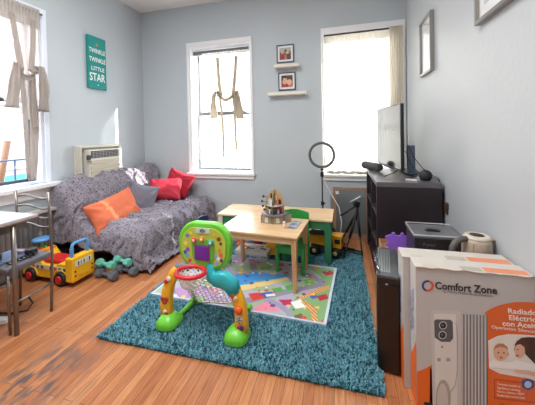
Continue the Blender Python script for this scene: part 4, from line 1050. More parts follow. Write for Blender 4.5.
b = MB(); b.prism(arch(.05, .04), .0015, ((-.045, -.0052, .10), (1, 0, 0), (0, 0, 1)), KW); b.prism(arch(.05, .05), .0015, ((-.04, -.0052, .17), (1, 0, 0), (0, 0, 1)), M((206, 214, 226), .4)); b.prism(arch(.04, .04), .0015, ((.045, -.0052, .17), (1, 0, 0), (0, 0, 1)), M((200, 120, 80), .5)); b.prism(arch(.04, .035), .0015, ((.045, -.0052, .10), (1, 0, 0), (0, 0, 1)), M((110, 150, 90), .5)); b.build('printed_panel', KW, t)

t = thing('picture_card', 'grey-blue printed card lying at the right end of the play table', 'card', (-.425, 2.52, ZT - .0005), R_(-8))
MB().box((0, 0, .003), (.085, .22, .004), .001).build('card', M((150, 158, 172), .4), t)
b = MB()
for k in range(6): b.box((-.005 + .014 * math.sin(k * 2), -.085 + k * .034, .0054), (.05, .018, .0012), 0, rot=(0, 0, .5 * math.sin(k)), m=M([(70, 78, 100), (190, 200, 214), (90, 96, 120)][k % 3], .5))
b.build('card_print', KN, t)
t = thing('figurine', 'tiny pale pink and white figurine standing in front of the rocket', 'figurine', (-.50, 2.425, ZT))
MB().lathe([(.015, 0), (.017, .008), (.012, .028), (.010, .034)], (0, 0, 0), seg=14).build('body', M((238, 206, 196), .5), t)
MB().sphere((0, 0, .045), .014, seg=12, ring=8).build('head', M((240, 222, 210), .5), t)

# ------------------------------------------------------------------ toys under the tables
t = thing('game_box', 'flat white game box with printed sides under the tables', 'box', (-.93, 2.86, .030), R_(-2))
MB().box((0, 0, .045), (.35, .20, .082), .003).build('box_base', M((196, 200, 216), .5), t)
MB().box((0, 0, .072), (.356, .206, .034), .003).build('lid', M((226, 226, 230), .45), t)
b = MB()
for k, (x, y, sx, sy, col) in enumerate(((-.10, .02, .10, .03, (222, 120, 70)), (-.03, -.02, .09, .02, (60, 70, 90)), (.04, .03, .05, .03, (230, 200, 170)), (.11, -.01, .07, .03, (170, 50, 60)), (.08, .05, .04, .03, (110, 170, 110)), (-.07, -.05, .05, .02, (200, 150, 60)))): b.box((x, y, .0897), (sx, sy, .0012), 0, rot=(0, 0, .3 * (k % 3 - 1)), m=M(col, .5))
b.build('lid_print', WHITE, t)
for k, (x, z, sx, sz, col) in enumerate(((-.03, .035, .022, .02, (50, 80, 170)), (.03, .033, .07, .012, (120, 130, 190)), (.13, .04, .012, .014, (40, 40, 40)), (.155, .04, .012, .014, (40, 40, 40)))): MB().box((x, -.1008, z), (sx, .0012, sz), 0).build('side_print', M(col, .5), t)

def doll(label, loc, body, head, hair, h=.15):
    t = thing('plush_doll', label, 'soft toy', loc, .2); s_ = h / .15
    MB().sphere((0, 0, .045 * s_), .04 * s_, M(body, .9), sc=(1, .8, 1.1)).build('body', None, t)
    MB().sphere((0, -.005, .112 * s_), .032 * s_, M(head, .8)).build('head', None, t)
    MB().sphere((0, .006, .122 * s_), .034 * s_, M(hair, .9), sc=(1, .95, .9)).build('hair', None, t)
    for sx in (-1, 1):
        MB().tube([(sx * .03 * s_, 0, .07 * s_), (sx * .05 * s_, -.02, .035 * s_)], [.012 * s_, .010 * s_], 8).build('arm', M(body, .9), t)
        MB().tube([(sx * .018 * s_, -.01, .02 * s_), (sx * .025 * s_, -.06, .014 * s_)], [.014 * s_, .012 * s_], 8).build('leg', M(hair, .9), t)
doll('small orange soft toy under the left end of the tables', (-1.12, 3.0, .034), (236, 112, 50), (240, 150, 90), (220, 90, 40), .17)
doll('blue and white soft toy behind the white game box', (-1.02, 3.04, .034), (90, 130, 190), (226, 220, 226), (80, 100, 160), .16)
doll('dark red soft toy behind the white game box', (-.935, 3.05, .034), (150, 36, 60), (190, 120, 120), (110, 26, 50), .18)
doll('grey-blue soft toy behind the white game box beside the yellow truck', (-.845, 3.06, .034), (90, 120, 140), (110, 140, 160), (70, 90, 110), .15)

def truck(name, label, loc, rz, s_=1.0, kind=0):
    t = thing(name, label, 'toy vehicle', loc, rz); Yt = M((244, 178, 30), .35)
    def S(*a): return tuple(v * s_ for v in a)
    MB().box(S(0, 0, .055), S(.24, .09, .03), .004).build('chassis', M((50, 50, 54), .5), t)
    cab = MB(); cab.box(S(.085, 0, .105), S(.065, .09, .085), .006); cab.box(S(.085, 0, .155), S(.075, .10, .012), .004); cab = cab.build('cab', Yt, t)
    for yy in (-.0462, .0462): MB().box(S(.088, yy, .118), S(.04, .003, .035), .001).build('cab_window', BK, cab)
    MB().box(S(.1185, 0, .118), S(.003, .065, .035), .001).build('windscreen', BK, cab)
    if kind == 0:
        b = MB(); b.prism([(-.13 * s_, .085 * s_), (.03 * s_, .075 * s_), (.055 * s_, .155 * s_), (-.15 * s_, .145 * s_)], .10 * s_, ((0, .05 * s_, 0), (1, 0, 0), (0, 0, 1))); b.build('dump_body', Yt, t)
        b = MB(); b.box(S(-.05, 0, .157), S(.17, .08, .012), .003); b.build('load', M((110, 106, 100), .8), t)
    else:
        b = MB(); b.prism([(.12 * s_, .03 * s_), (.20 * s_, .025 * s_), (.19 * s_, .05 * s_), (.155 * s_, .06 * s_), (.15 * s_, .11 * s_), (.13 * s_, .11 * s_)], .13 * s_, ((0, .065 * s_, 0), (1, 0, 0), (0, 0, 1))); b.build('bucket', Yt, t)
        b = MB(); b.tube([S(-.02, -.035, .10), S(.06, -.04, .13), S(.14, -.035, .08)], .008 * s_); b.tube([S(-.02, .035, .10), S(.06, .04, .13), S(.14, .035, .08)], .008 * s_); b.build('loader_arm', Yt, t)
        MB().box(S(-.06, 0, .10), S(.11, .08, .06), .006).build('engine_cover', Yt, t)
    for x in (-.085, .075):
        for sy in (-1, 1):
            w = MB().lathe([(.016 * s_, 0), (.034 * s_, 0), (.037 * s_, .006 * s_), (.037 * s_, .024 * s_), (.034 * s_, .030 * s_), (.016 * s_, .03 * s_)], (x * s_, sy * .062 * s_ - .015 * s_, .037 * s_), 'Y', 20).build('wheel', BK, t)
            MB().lathe([(.001, 0), (.017 * s_, 0), (.014 * s_, sy * .004), (.001, sy * .005)], (x * s_, sy * .062 * s_ + sy * .015 * s_, .037 * s_), 'Y', 14).build('wheel_hub', M((226, 200, 120), .4), w)
truck('dump_truck', 'big yellow toy dump truck under the right end of the long low table', (-.165, 3.085, .034), R_(-10), 1.38, 0)
truck('loader_truck', 'yellow and black toy loader behind the game box under the tables', (-.76, 3.08, .034), R_(-80), 1.15, 1)
t = thing('toy_excavator', 'yellow toy excavator arm just left of the green toddler chair', 'toy vehicle', (-.655, 3.0, .034), R_(-60))
MB().box((0, 0, .022), (.13, .08, .04), .012).build('tracks', BK, t)
MB().box((0, 0, .075), (.10, .07, .06), .006).build('body', M((244, 178, 30), .35), t)
MB().tube([(.03, 0, .10), (.07, 0, .165), (.12, 0, .13), (.13, 0, .08)], .010).build('arm', M((244, 178, 30), .35), t)
MB().box((.135, 0, .065), (.035, .05, .035), .008).build('bucket', M((60, 60, 60), .5), t)
tag(MB().sphere((-.44, 3.02, .078), .042, M((206, 60, 40), .4)).build('toy_ball', None), 'small red-orange ball behind the green chair beside the dump truck', 'ball')

# ================================================================== RING LIGHT, TRIPOD, PANEL
t = thing('ring_light', 'black ring light on a slim tripod stand left of the window behind the television', 'ring light', (-.235, 3.50, 0), R_(0))
b = MB(); b.tube([(.148 * math.cos(a), 0, 1.07 + .148 * math.sin(a)) for a in [2 * PI * k / 44 for k in range(44)]], .0165, 12, closed=True); b.build('ring_housing', M((54, 54, 56), .45), t)
b = MB(); b.tube([(.148 * math.cos(a), -.010, 1.07 + .148 * math.sin(a)) for a in [2 * PI * k / 44 for k in range(44)]], .0105, 10, closed=True); b.build('diffuser', M((92, 92, 92), .5), t)
b = MB(); b.tube([(-.0, 0, .915), (-.0, 0, .86)], .009); b.lathe([(.012, .885), (.020, .889), (.020, .897), (.012, .90)], (0, 0, 0)); b.build('swivel', BLACK, t)
b = MB(); b.tube([(0, 0, .46), (-.0, 0, .855)], .009); b.build('upper_pole', BLACK, t)
b = MB(); b.tube([(0, 0, .13), (0, 0, .47)], .012); b.build('lower_pole', BLACK, t); MB().lathe([(.018, .45), (.020, .455), (.020, .49), (.018, .495)], (0, 0, 0)).build('collar', BLACK, t); MB().lathe([(.018, .80), (.022, .81), (.022, .85), (.014, .86)], (0, 0, 0)).build('collar', BLACK, t)
MB().tube([(0, 0, .475), (.035, -.01, .475)], .009).build('clamp_knob', BLACK, t)
for a in (-.35, 1.75, 3.85):
    dx, dy = math.cos(a), math.sin(a)
    b = MB(); b.tube([(0.012 * dx, .012 * dy, .33), (.28 * dx, .28 * dy, .012)], .009); b.build('leg', BLACK, t)
    MB().tube([(.012 * dx, .012 * dy, .135), (.15 * dx, .15 * dy, .155)], .006).build('brace', BLACK, t)

t = thing('camera_tripod', 'small black tripod with a phone mount head in front of the radiator panel', 'tripod', (.10, 3.20, 0))
hd = Vector((.06, .06, .46))
for fx, fy in ((.10, -.10), (-.16, .12), (-.10, -.20)):
    b = MB(); b.tube([hd, hd.lerp(Vector((fx, fy, 0)), .55)], .015); b.build('leg', BLACK, t)
    MB().tube([hd.lerp(Vector((fx, fy, 0)), .5), Vector((fx, fy, .008))], .008).build('leg_extension', M((60, 60, 64), .35, .6), t)
b = MB(); b.tube([(.06, .06, .36), (.06, .06, .52)], .016); b.build('centre_column', BLACK, t)
b = MB(); b.box((.055, .05, .545), (.065, .055, .06), .012, rot=(0, .3, .2)); b.build('tripod_head', BLACK, t)
b = MB(); b.box((.045, .045, .592), (.13, .03, .022), .006, rot=(0, -.5, .2)); b.build('phone_mount', M((170, 172, 178), .3, .8), t)
b = MB(); b.tube([(.05, .04, .53), (-.09, -.02, .445)], .009); b.tube([(-.05, -.003, .469), (-.12, -.03, .428)], .013); b.build('pan_handle', BLACK, t)
t = thing('folded_stand', 'folded black light stand lying on the floor in front of the radiator panel', 'stand', (-.02, 3.30, 0))
for k, (a, c_) in enumerate((((-.16, .02, .022), (.22, -.16, .022)), ((-.14, .06, .022), (.23, -.10, .026)), ((-.18, .0, .05), (.15, -.10, .05)))): MB().tube([a, c_], .011).build('tube', BLACK, t)
MB().box((-.15, .035, .03), (.05, .06, .056), .008).build('hub', BLACK, t)

t = thing('radiator', 'grey column radiator under the window behind the leaning clear panel', 'radiator', (.13, 3.77, 0))
RM = M((150, 152, 156), .45, .2)
for k in range(9):
    b = MB(); b.box((-.26 + k * .062, 0, .30), (.042, .13, .48), .018, seg=3); b.build('column', RM, t)
b = MB(); b.tube([(-.28, 0, .50), (.26, 0, .50)], .018); b.tube([(-.28, 0, .10), (.26, 0, .10)], .018); b.build('header_pipe', RM, t)
for x in (-.26, .236): MB().b2((x - .02, -.05, 0), (x + .02, .05, .065), .004).build('foot', RM, t)
t = thing('leaning_panel', 'brown wood framed smoky clear panel leaning in front of the radiator under the window', 'panel', (.105, 3.64, 0))
PW, PH = .43, .655; WF = wood('walnut_frame', (150, 116, 92), (176, 140, 112), .5, 'Z')
b = MB(); b.b2((-PW / 2, -.01, 0.002), (-PW / 2 + .035, .01, PH), .003); b.b2((PW / 2 - .035, -.01, .002), (PW / 2, .01, PH), .003); b.b2((-PW / 2 + .035, -.01, PH - .035), (PW / 2 - .035, .01, PH), .003); b.b2((-PW / 2 + .035, -.01, .002), (PW / 2 - .035, .01, .07), .003); b.build('frame', WF, t)
MB().b2((-PW / 2 + .036, -.003, .07), (PW / 2 - .036, .003, PH - .036)).build('clear_pane', sheer_mat('smoky_acrylic', (160, 166, 168), .40), t)
q = MB(); q.box((-.165, -.0115, .585), (.05, .002, .018), 0, rot=(0, .5, 0)); q.box((-.165, -.0125, .585), (.018, .002, .05), 0, rot=(0, .5, 0)); q.build('sticker', WHITE, t)
tag(MB().tube([(-.225, 3.53, .83), (-.20, 3.54, .72), (-.13, 3.55, .58), (-.04, 3.55, .42), (-.01, 3.50, .25), (-.03, 3.44, .10), (-.08, 3.30, .06)], .0055, 8).build('white_cable', WHITE), 'thin white cable hanging from the ring light stand down to the floor', 'cable')

# ================================================================== BOOKCASE AND WHAT STANDS ON IT
ESP = mat('espresso_laminate', (42, 35, 40), .40, noise_amt=.12, scale=8)
t = thing('bookcase', 'dark espresso open bookcase along the right wall carrying the television', 'bookcase', (.54, 3.04, .0))
BX0, BX1, BY0, BY1, BZ = -.254, .246, -.495, .50, .915
b = MB(); b.b2((BX0, BY0, BZ - .04), (BX1, BY1, BZ), .002); b.build('top_board', mat('espresso_reflection_tint', (92, 88, 94), .30, noise_amt=.1, spec=.8), t)  # top colour lightened beyond the espresso to carry the window's reflection
MB().b2((BX0, BY0, .0), (BX1, BY0 + .04, BZ - .041), .002).build('end_panel', ESP, t)
MB().b2((BX0, BY1 - .04, .0), (BX1, BY1, BZ - .041), .002).build('end_panel', ESP, t)
MB().b2((BX0 + .01, BY0 + .041, .0), (BX1, BY1 - .041, .045), .002).build('bottom_board', ESP, t)
MB().b2((BX1 - .012, BY0 + .041, .046), (BX1, BY1 - .041, BZ - .042)).build('back_panel', ESP, t)
MB().b2((BX0 + .004, -.012, .046), (BX1 - .013, .012, BZ - .042), .001).build('divider', ESP, t)
for z in (.33, .61):
    for ya, yb in ((BY0 + .041, -.013), (.013, BY1 - .041)): MB().b2((BX0 + .004, ya, z - .012), (BX1 - .013, yb, z + .012), .001).build('shelf', ESP, t)
# things in the cubbies
for k, (yy, z, col, nm) in enumerate(((2.78, .0455, (150, 150, 150), 'mid grey'), (2.78, .342, (96, 92, 96), 'charcoal'), (2.78, .622, (190, 184, 176), 'pale grey'), (3.14, .0455, (70, 70, 74), 'dark grey'), (3.38, .0455, (200, 198, 190), 'off-white'), (3.14, .342, (186, 186, 182), 'light grey'), (3.38, .342, (80, 60, 52), 'brown'), (3.16, .622, (50, 50, 56), 'black'), (3.38, .622, (210, 205, 196), 'cream'))):
    bo = thing('storage_basket', nm + ' round storage basket in the ' + ('near' if k < 3 else 'far') + ' bay of the dark bookcase, ' + ['bottom', 'middle', 'top', 'bottom', 'bottom', 'middle', 'middle', 'top', 'top'][k] + ' shelf', 'basket', (.42, yy, z + .0005), 0, 'baskets in the bookcase')
    b = MB(); b.lathe([(.001, 0), (.085, 0), (.095, .13), (.099, .135), (.095, .14), (.088, .135), (.08, .01), (.001, .008)], (0, 0, 0), seg=24); b.build('basket_body', M(col, .7), bo)
    b = MB(); b.tube([(.097 * math.cos(a), .097 * math.sin(a), .137) for a in [2 * PI * q / 24 for q in range(24)]], .005, 6, closed=True); b.build('basket_rim', M(tuple(int(v * .8) for v in col), .7), bo)

# television
TVp0 = Vector((.535, 2.77)); TVp1 = Vector((.420, 3.50)); cen = (TVp0 + TVp1) / 2; Lt = (TVp1 - TVp0).length
ang = math.atan2(TVp1.y - TVp0.y, TVp1.x - TVp0.x)
t = thing('television', 'flat screen television standing on the dark bookcase, screen turned towards the sofa', 'television', (cen.x, cen.y, BZ), ang)
SH0, SH1 = .065, .685
b = MB(); b.b2((-Lt / 2, -.018, SH0), (Lt / 2, .010, SH1), .004); b.box((0, -.030, SH0 + .20), (Lt * .72, .03, .30), .012); b.build('tv_housing', M((30, 30, 33), .35), t)
SCR, nts, bs_ = nmat('glossy_dark_screen'); bs_.inputs['Base Color'].default_value = lin((26, 26, 30)); bs_.inputs['Roughness'].default_value = .10; bs_.inputs['Specular IOR Level'].default_value = .45
MB().b2((-Lt / 2 + .009, .0102, SH0 + .016), (Lt / 2 - .009, .012, SH1 - .009)).build('screen', SCR, t)
for sx in (-1, 1):
    b = MB()
    for sy in (-1, 1): b.tube([(sx * Lt * .36, 0, SH0 + .004), (sx * Lt * .37, sy * .05, .035), (sx * Lt * .38, sy * .135, .006)], [.007, .006, .005], 8)
    b.build('stand_foot', M((40, 40, 44), .35), t)
# soundbar, speaker, router, remote, cables
t = thing('soundbar', 'dark grey cylindrical soundbar lying on the bookcase in front of the television', 'soundbar', (.328, 3.345, BZ + .0435), R_(-62))
b = MB(); b.lathe([(.001, -.155), (.034, -.155), (.041, -.148), (.043, -.13), (.043, .13), (.041, .148), (.034, .155), (.001, .155)], (0, 0, 0), 'X', 24); b.build('fabric_body', mat('dark_grille_cloth', (74, 74, 76), .85, noise_amt=.25, scale=200), t)
for sx in (-1, 1): MB().lathe([(.0432, sx * .12), (.0442, sx * .125), (.0432, sx * .13)], (0, 0, 0), 'X', 24).build('end_ring', BLACK, t)
t = thing('smart_speaker', 'small black ball-shaped speaker at the near right of the bookcase top', 'speaker', (.705, 2.70, BZ))
MB().lathe([(.030, 0), (.040, .006), (.050, .025), (.052, .045), (.046, .066), (.032, .080), (.015, .086), (.001, .087)], (0, 0, 0), seg=28).build('speaker_body', mat('black_mesh', (38, 38, 42), .7, noise_amt=.3, scale=150), t)
MB().lathe([(.001, .0875), (.022, .087), (.024, .085), (.022, .083)], (0, 0, 0), seg=20).build('touch_top', BLACK, t)
t = thing('remote_control', 'pale grey remote control lying on the bookcase between the television foot and the ball speaker', 'remote control', (.585, 2.65, BZ), R_(-30))
MB().box((0, 0, .0085), (.10, .035, .016), .006).build('remote_body', M((214, 216, 220), .3), t)
b = MB()
for k in range(5):
    for q in (-1, 1): b.lathe([(.004, 0), (.004, .0015)], (-.035 + k * .017, q * .008, .0165), seg=8)
b.build('buttons', M((70, 70, 74), .4), t)
t = thing('router', 'upright blue-grey internet router behind the television', 'router', (.655, 3.0, BZ), R_(12))
MB().box((0, 0, .155), (.075, .035, .27), .012).build('router_body', M((110, 124, 146), .35), t)
MB().box((0, 0, .010), (.10, .07, .018), .006).build('base', M((90, 100, 118), .35), t)
b = MB()
for k in range(5): b.lathe([(.004, 0), (.004, -.002)], (-.0, -.0175, .10 + k * .03), 'Y', 8)
b.build('indicator', M((200, 210, 220), .4), t)
tag(MB().tube([(.60, 2.87, 1.22), (.65, 2.86, 1.10), (.72, 2.84, 1.00), (.77, 2.78, .95), (.795, 2.66, .94), (.800, 2.56, .80)], .0035, 8).build('black_cable', BLACK), 'black cable running from behind the television over the bookcase end by the ball speaker', 'cable')
tag(MB().tube([(.575, 2.85, 1.16), (.62, 2.82, 1.03), (.70, 2.84, .945), (.76, 2.80, .93), (.795, 2.66, .93), (.80, 2.58, .70)], .003, 8).build('thin_cable', M((60, 60, 62), .5)), 'thinner dark cable beside the thick one behind the television', 'cable')
b = MB(); b.box((.800, 2.50, .745), (.02, .04, .05), .004); b.prism([(-.03, -.02), (.03, .01), (.02, .04), (-.03, .03)], .014, ((.794, 2.52, .70), (0, 1, 0), (0, 0, 1)))
tag(b.build('cable_clip', M((74, 56, 46), .6)), 'small dark brown clip on the wall just right of the bookcase end', 'clip')

# ================================================================== CLUTTER BEHIND THE HEATER CARTONS
t = thing('computer_tower', 'glossy black computer tower standing on the floor left of the heater cartons', 'computer', (.237, 1.645, 0), R_(-8))
b = MB(); b.b2((-.058, 0, .012), (.058, .40, .535), .008); b.build('case', M((24, 23, 25), .32, .0, coat=.2), t)
b = MB(); b.b2((-.050, -.008, .03), (.050, -.0005, .50), .004); b.b2((-.004, -.011, .03), (.0, -.008, .50)); b.build('front_door', M((20, 19, 21), .28, .0, coat=.2), t)
MB().b2((-.062, .01, .05), (-.0585, .39, .50)).build('side_panel', M((112, 126, 122), .3, .3), t)
b = MB(); b.b2((-.058, -.005, .536), (.058, .40, .552), .004); b.build('top_cap', M((92, 96, 98), .2, .4), t)
b = MB()
for k in range(7): b.b2((-.045 + k * .009, .03, .5525), (-.041 + k * .009, .36, .556))
b.build('top_vent', M((170, 174, 176), .25, .5), t)
for x in (-.04, .04):
    for y in (.03, .37): MB().b2((x - .012, y - .02, 0), (x + .012, y + .02, .012), .002).build('foot', BLACK, t)
MB().b2((-.012, -.013, .505), (.0, -.0085, .512)).build('power_button', M((220, 220, 224), .2, .6), t)
tag(MB().tube([(.195, 1.66, .556 + .012), (.192, 1.80, .572), (.20, 1.95, .565)], .012, 10).build('clear_tube', glass_mat('clear_plastic_wrap', (.85, .88, .90), .25)), 'clear plastic tube lying along the left edge of the black computer tower', 'plastic tube')

KRAFT = mat('brown_cardboard', (178, 132, 92), .8, noise_amt=.08, scale=12)
def carton(name, label, lo, hi, m, extra=None, wall=.004):
    t = thing(name, label, 'box', ((lo[0] + hi[0]) / 2, (lo[1] + hi[1]) / 2, lo[2])); w, d, h = hi[0] - lo[0], hi[1] - lo[1], hi[2] - lo[2]
    b = MB(); b.b2((-w / 2, -d / 2, 0), (w / 2, d / 2, .004)); b.b2((-w / 2, -d / 2, .004), (w / 2, -d / 2 + wall, h)); b.b2((-w / 2, d / 2 - wall, .004), (w / 2, d / 2, h)); b.b2((-w / 2, -d / 2 + wall, .004), (-w / 2 + wall, d / 2 - wall, h)); b.b2((w / 2 - wall, -d / 2 + wall, .004), (w / 2, d / 2 - wall, h)); b.build('carton_wall', m, t); return t
t = carton('cardboard_box', 'open brown cardboard box holding the purple foam tile beside the bookcase end', (.275, 2.075, 0), (.395, 2.34, .505), KRAFT)
MB().b2((-.0565, -.128, .40), (.0565, .128, .47)).build('filler', M((150, 112, 80), .9), t)
# purple foam puzzle piece
pts = []
def knob(cx, cy, a, r=.012):
    out = []
    for k in range(9):
        an = a + PI * 1.35 * (k / 8 - .5); out.append((cx + r * math.cos(an) + .008 * math.cos(a), cy + r * math.sin(an) + .008 * math.sin(a)))
    return out
w, h = .064, .046
P = [(-w, -h), (w, -h)] + [(w, -h + .02)] + knob(w, -.018, 0) + [(w, .0)] + knob(w, .028, 0) + [(w, h)] + knob(.028, h, PI / 2) + [(0, h)] + knob(-.030, h, PI / 2) + [(-w, h)] + knob(-w, .028, PI) + [(-w, 0)] + knob(-w, -.022, PI)
b = MB(); b.prism(P, .014, ((.378, 2.135, .565), (1, .0, 0), (0, .05, 1)))
o = b.build('foam_puzzle_tile', M((146, 96, 214), .75)); md = o.modifiers.new('bev', 'BEVEL'); md.width = .002; md.segments = 2; md.angle_limit = R_(60)
tag(o, 'purple foam puzzle tile standing in front of the dark bookcase', 'foam tile')
t = carton('moving_carton', 'plain brown carton on the floor behind the heater cartons, under the black case', (.405, 1.72, 0), (.80, 2.10, .530), KRAFT)
MB().b2((-.193, -.185, .521), (.193, .185, .5295)).build('lid_flap', KRAFT, t)
t = thing('storage_case', 'black storage case with grey lettering and a clear lid behind the heater cartons', 'case', (.548, 1.975, .531))
DC = M((46, 44, 46), .35)
b = MB(); b.b2((-.125, -.115, 0), (.125, .115, .165), .008); b.build('case_body', DC, t)
LID = glass_mat('clear_plastic_lid', (.62, .64, .66), .22)
b = MB(); b.b2((-.132, -.122, .167), (.145, .122, .183), .005); b.build('lid', M((104, 104, 108), .22), t)
b = MB(); b.tube([(-.128, -.118, .186), (.14, -.118, .186), (.14, .118, .190), (-.128, .118, .190)], .004, 6, closed=True); b.build('clear_rim', M((176, 178, 182), .15), t)
MB().b2((-.04, -.03, .1835), (.04, .005, .192), .003).build('lid_handle', BLACK, t)
text_mesh('lettering', 'Apex', M((96, 96, 100), .3), t, ((-.085, -.1155, .122), (1, 0, 0), (0, 0, 1)), .075, .020, .001, bold=.01)

t = thing('carafe', 'beige and steel thermal carafe with a dark grey handle behind the heater cartons', 'carafe', (.732, 1.815, .531))
CB = mat('beige_enamel', (186, 168, 148), .35, noise_amt=.12, scale=9)
b = MB(); b.lathe([(.001, 0), (.062, 0), (.070, .01), (.0715, .10), (.069, .19), (.064, .205)], (0, 0, 0), seg=32); b.build('carafe_body', CB, t)
b = MB(); b.lathe([(.0705, .085), (.0722, .087), (.0722, .094), (.0705, .096)], (0, 0, 0), seg=32)
for a in (-2.2, -1.3, -.4): b.box((.0712 * math.cos(a), .0712 * math.sin(a), .145), (.003, .003, .09), 0, rot=(0, 0, a))
b.build('metal_band', M((206, 196, 180), .3, .5), t)
b = MB(); b.lathe([(.064, .2055), (.066, .212), (.058, .222), (.040, .226), (.038, .220), (.001, .218)], (0, 0, 0), seg=32); b.build('lid', M((206, 198, 184), .35), t)
MB().lathe([(.001, .2185), (.034, .219), (.034, .224), (.001, .225)], (0, 0, 0), seg=24).build('lid_insert', BLACK, t)
b = MB(); b.tube([(-.060, -.02, .205), (-.085, -.03, .206), (-.116, -.038, .192), (-.136, -.044, .16), (-.140, -.046, .11), (-.132, -.044, .07)], [.014, .017, .018, .018, .017, .015], 12); b.build('handle', M((92, 88, 86), .4), t)
b = MB(); b.lathe([(.018, .196), (.03, .204), (.03, .209)], (.055, 0, 0)); b.build('spout', CB, t)

# ================================================================== HEATER CARTONS
CW = mat('printed_white_carton', (198, 196, 193), .5, noise_amt=.03, scale=8)
ORB = M((232, 108, 40), .5); BLP = M((86, 110, 170), .5); INK = M((44, 44, 50), .5)
RI = RR.transposed()
def on_plane(u, v, y):
    """where the printed feature sits on the carton face (world x, z)"""
    d = RI @ Vector(((u - 267.5) / FPX, 1, (CY - v) / FPX)); k = y / d.y
    return d.x * k, H + d.z * k
def heater_box(label, x0, x1, ya, yb, h, front):
    t = thing('heater_carton', label, 'box', (x0, ya, 0), 0, 'oil heater cartons standing against the right wall')
    w, d = x1 - x0, yb - ya
    b = MB(); b.b2((0, 0, 0), (w, d, h), .003); b.build('carton_body', CW, t)
    # top flaps slightly sprung with printed orange corner
    f = MB(); f.b2((-.002, -.003, h + .001), (w + .0, d * .52, h + .005), .001); f.b2((.0, d * .53, h + .001), (w, d + .002, h + .004), .001); f.build('top_flap', M((204, 198, 190), .55), t)
    for xa_, xb_, yb_, cc in ((.62, .98, .48, (224, 140, 104)), (.42, .60, .42, (178, 172, 160)), (.08, .20, .3, (196, 188, 176))): MB().b2((w * xa_, .01, h + .0052), (w * xb_, d * yb_, h + .0058)).build('top_print', M(cc, .5), t)
    # left side: blue lettering column and orange base
    so = MB(); so.prism([(0.0, .0), (d, .0), (d, .34), (d * .5, .26), (0, .20)][::1], .0006, ((-.0001, d, 0), (0, -1, 0), (0, 0, 1))); so.build('side_orange', ORB, t)
    for k in range(3):
        text_mesh('side_lettering', ['Radiador', 'Electrico', 'con Aceite'][k], BLP, t, ((-.0002, d * (.80 - .22 * k), .33 + .02 * k), (0, 0, 1), (0, 1, 0)), .20, .018, .0006, bold=.01)
    return t
B1 = (.333, .806, 1.458, 1.568, .697); Y1 = B1[2]
t = heater_box('front heater carton reading Comfort Zone with a white oil radiator printed on orange', B1[0], B1[1], B1[2], B1[3], B1[4], True)
def fp(pts, lay): return [(x - B1[0], z) for x, z in (on_plane(u, v, Y1) for u, v in pts)]
wF, hF = B1[1] - B1[0], B1[4]
def clipp(pts): return [(min(max(x, .002), wF - .002), min(max(z, .003), hF - .004)) for x, z in pts]
def printed(name, polys, par=t):
    b = MB()
    for lay, col, pts in polys:
        b.prism(clipp(fp(pts, lay)), .0005, ((0, -.0006 - .0005 * lay, 0), (1, 0, 0), (0, 0, 1)), M(col, .5) if not isinstance(col, bpy.types.Material) else col)
    o = b.build(name, CW, par); return o
def el(cx, cy, rx, ry, n=22, a0=0, a1=2 * PI): return [(cx + rx * math.cos(a0 + (a1 - a0) * k / n), cy + ry * math.sin(a0 + (a1 - a0) * k / n)) for k in range(n if a1 - a0 > 6.2 else n + 1)]
OC = (232, 108, 40)
printed('orange_print', [(0, OC, [(410, 374), (417, 371.5), (425, 368.5), (434, 363.5), (434, 440), (410, 440)]), (0, OC, [(485, 312), (491, 308.5), (498, 305.5), (506, 303.5), (516, 302), (526, 302), (548, 304), (548, 450), (485, 450)]), (0, OC, [(430, 368), (488, 368), (488, 450), (430, 450)])])
# printed radiator
rad = [(1, (206, 204, 200), [(430.5, 312), (432.5, 309.5), (458, 310.5), (461, 313), (461.5, 440), (433, 440)]), (2, (224, 222, 218), [(434, 313.5), (456, 314), (457.5, 440), (436, 440)])]
for k in range(8):
    u = 461 + k * 3.3
    rad.append((1, (150 + 5 * (k % 2), 150 + 4 * (k % 2), 152), [(u, 313.5 + .2 * k), (u + 3.3, 313.7 + .2 * k), (u + 3.5, 440), (u + .2, 440)]))
    rad.append((2, (206, 206, 204), [(u + .3, 313.5 + .2 * k), (u + 1.5, 313.5 + .2 * k), (u + 1.8, 440), (u + .5, 440)]))
    rad.append((2, (110, 110, 114), [(u + 2.7, 315), (u + 3.2, 315), (u + 3.4, 440), (u + 2.9, 440)]))
rad += [(3, (92, 96, 100), [(434, 320.5), (436, 319), (450.5, 319.5), (452.5, 321.5), (453, 338), (450, 341.5), (441, 341.5), (434.5, 337)]), (3, (176, 172, 166), el(443, 398, 7.5, 19)), (4, (206, 202, 196), el(442.3, 400, 5.5, 17)),
        (3, (150, 146, 140), el(442, 346.5, 1.2, 1.2)), (3, (170, 168, 164), [(437, 357.5), (440.5, 357.5), (440.5, 361), (437, 361)]), (3, (170, 168, 164), [(446, 357.5), (450, 357.5), (450, 361), (446, 361)]), (3, (40, 40, 42), [(424, 401.5), (432, 402.5), (432, 410), (424, 410)])]
ro = printed('radiator_print', rad)
kn = []
for cx, cy in ((442.8, 325), (442.3, 334.6)): kn += [(4, (196, 198, 200), el(cx, cy, 4.1, 4.0)), (5, (36, 36, 40), el(cx, cy, 3.1, 3.1)), (6, (90, 90, 96), el(cx - .4, cy - .3, 1.4, 1.4))]
printed('dial_print', kn)
b = MB(); cp = fp([(454, 322), (456.5, 326), (457.3, 340), (457, 370), (455, 384), (450, 392)], 0); b.tube([(x, -.0025, z) for x, z in cp], .0010, 6); b.build('cord_print', M((170, 166, 160), .5), t)
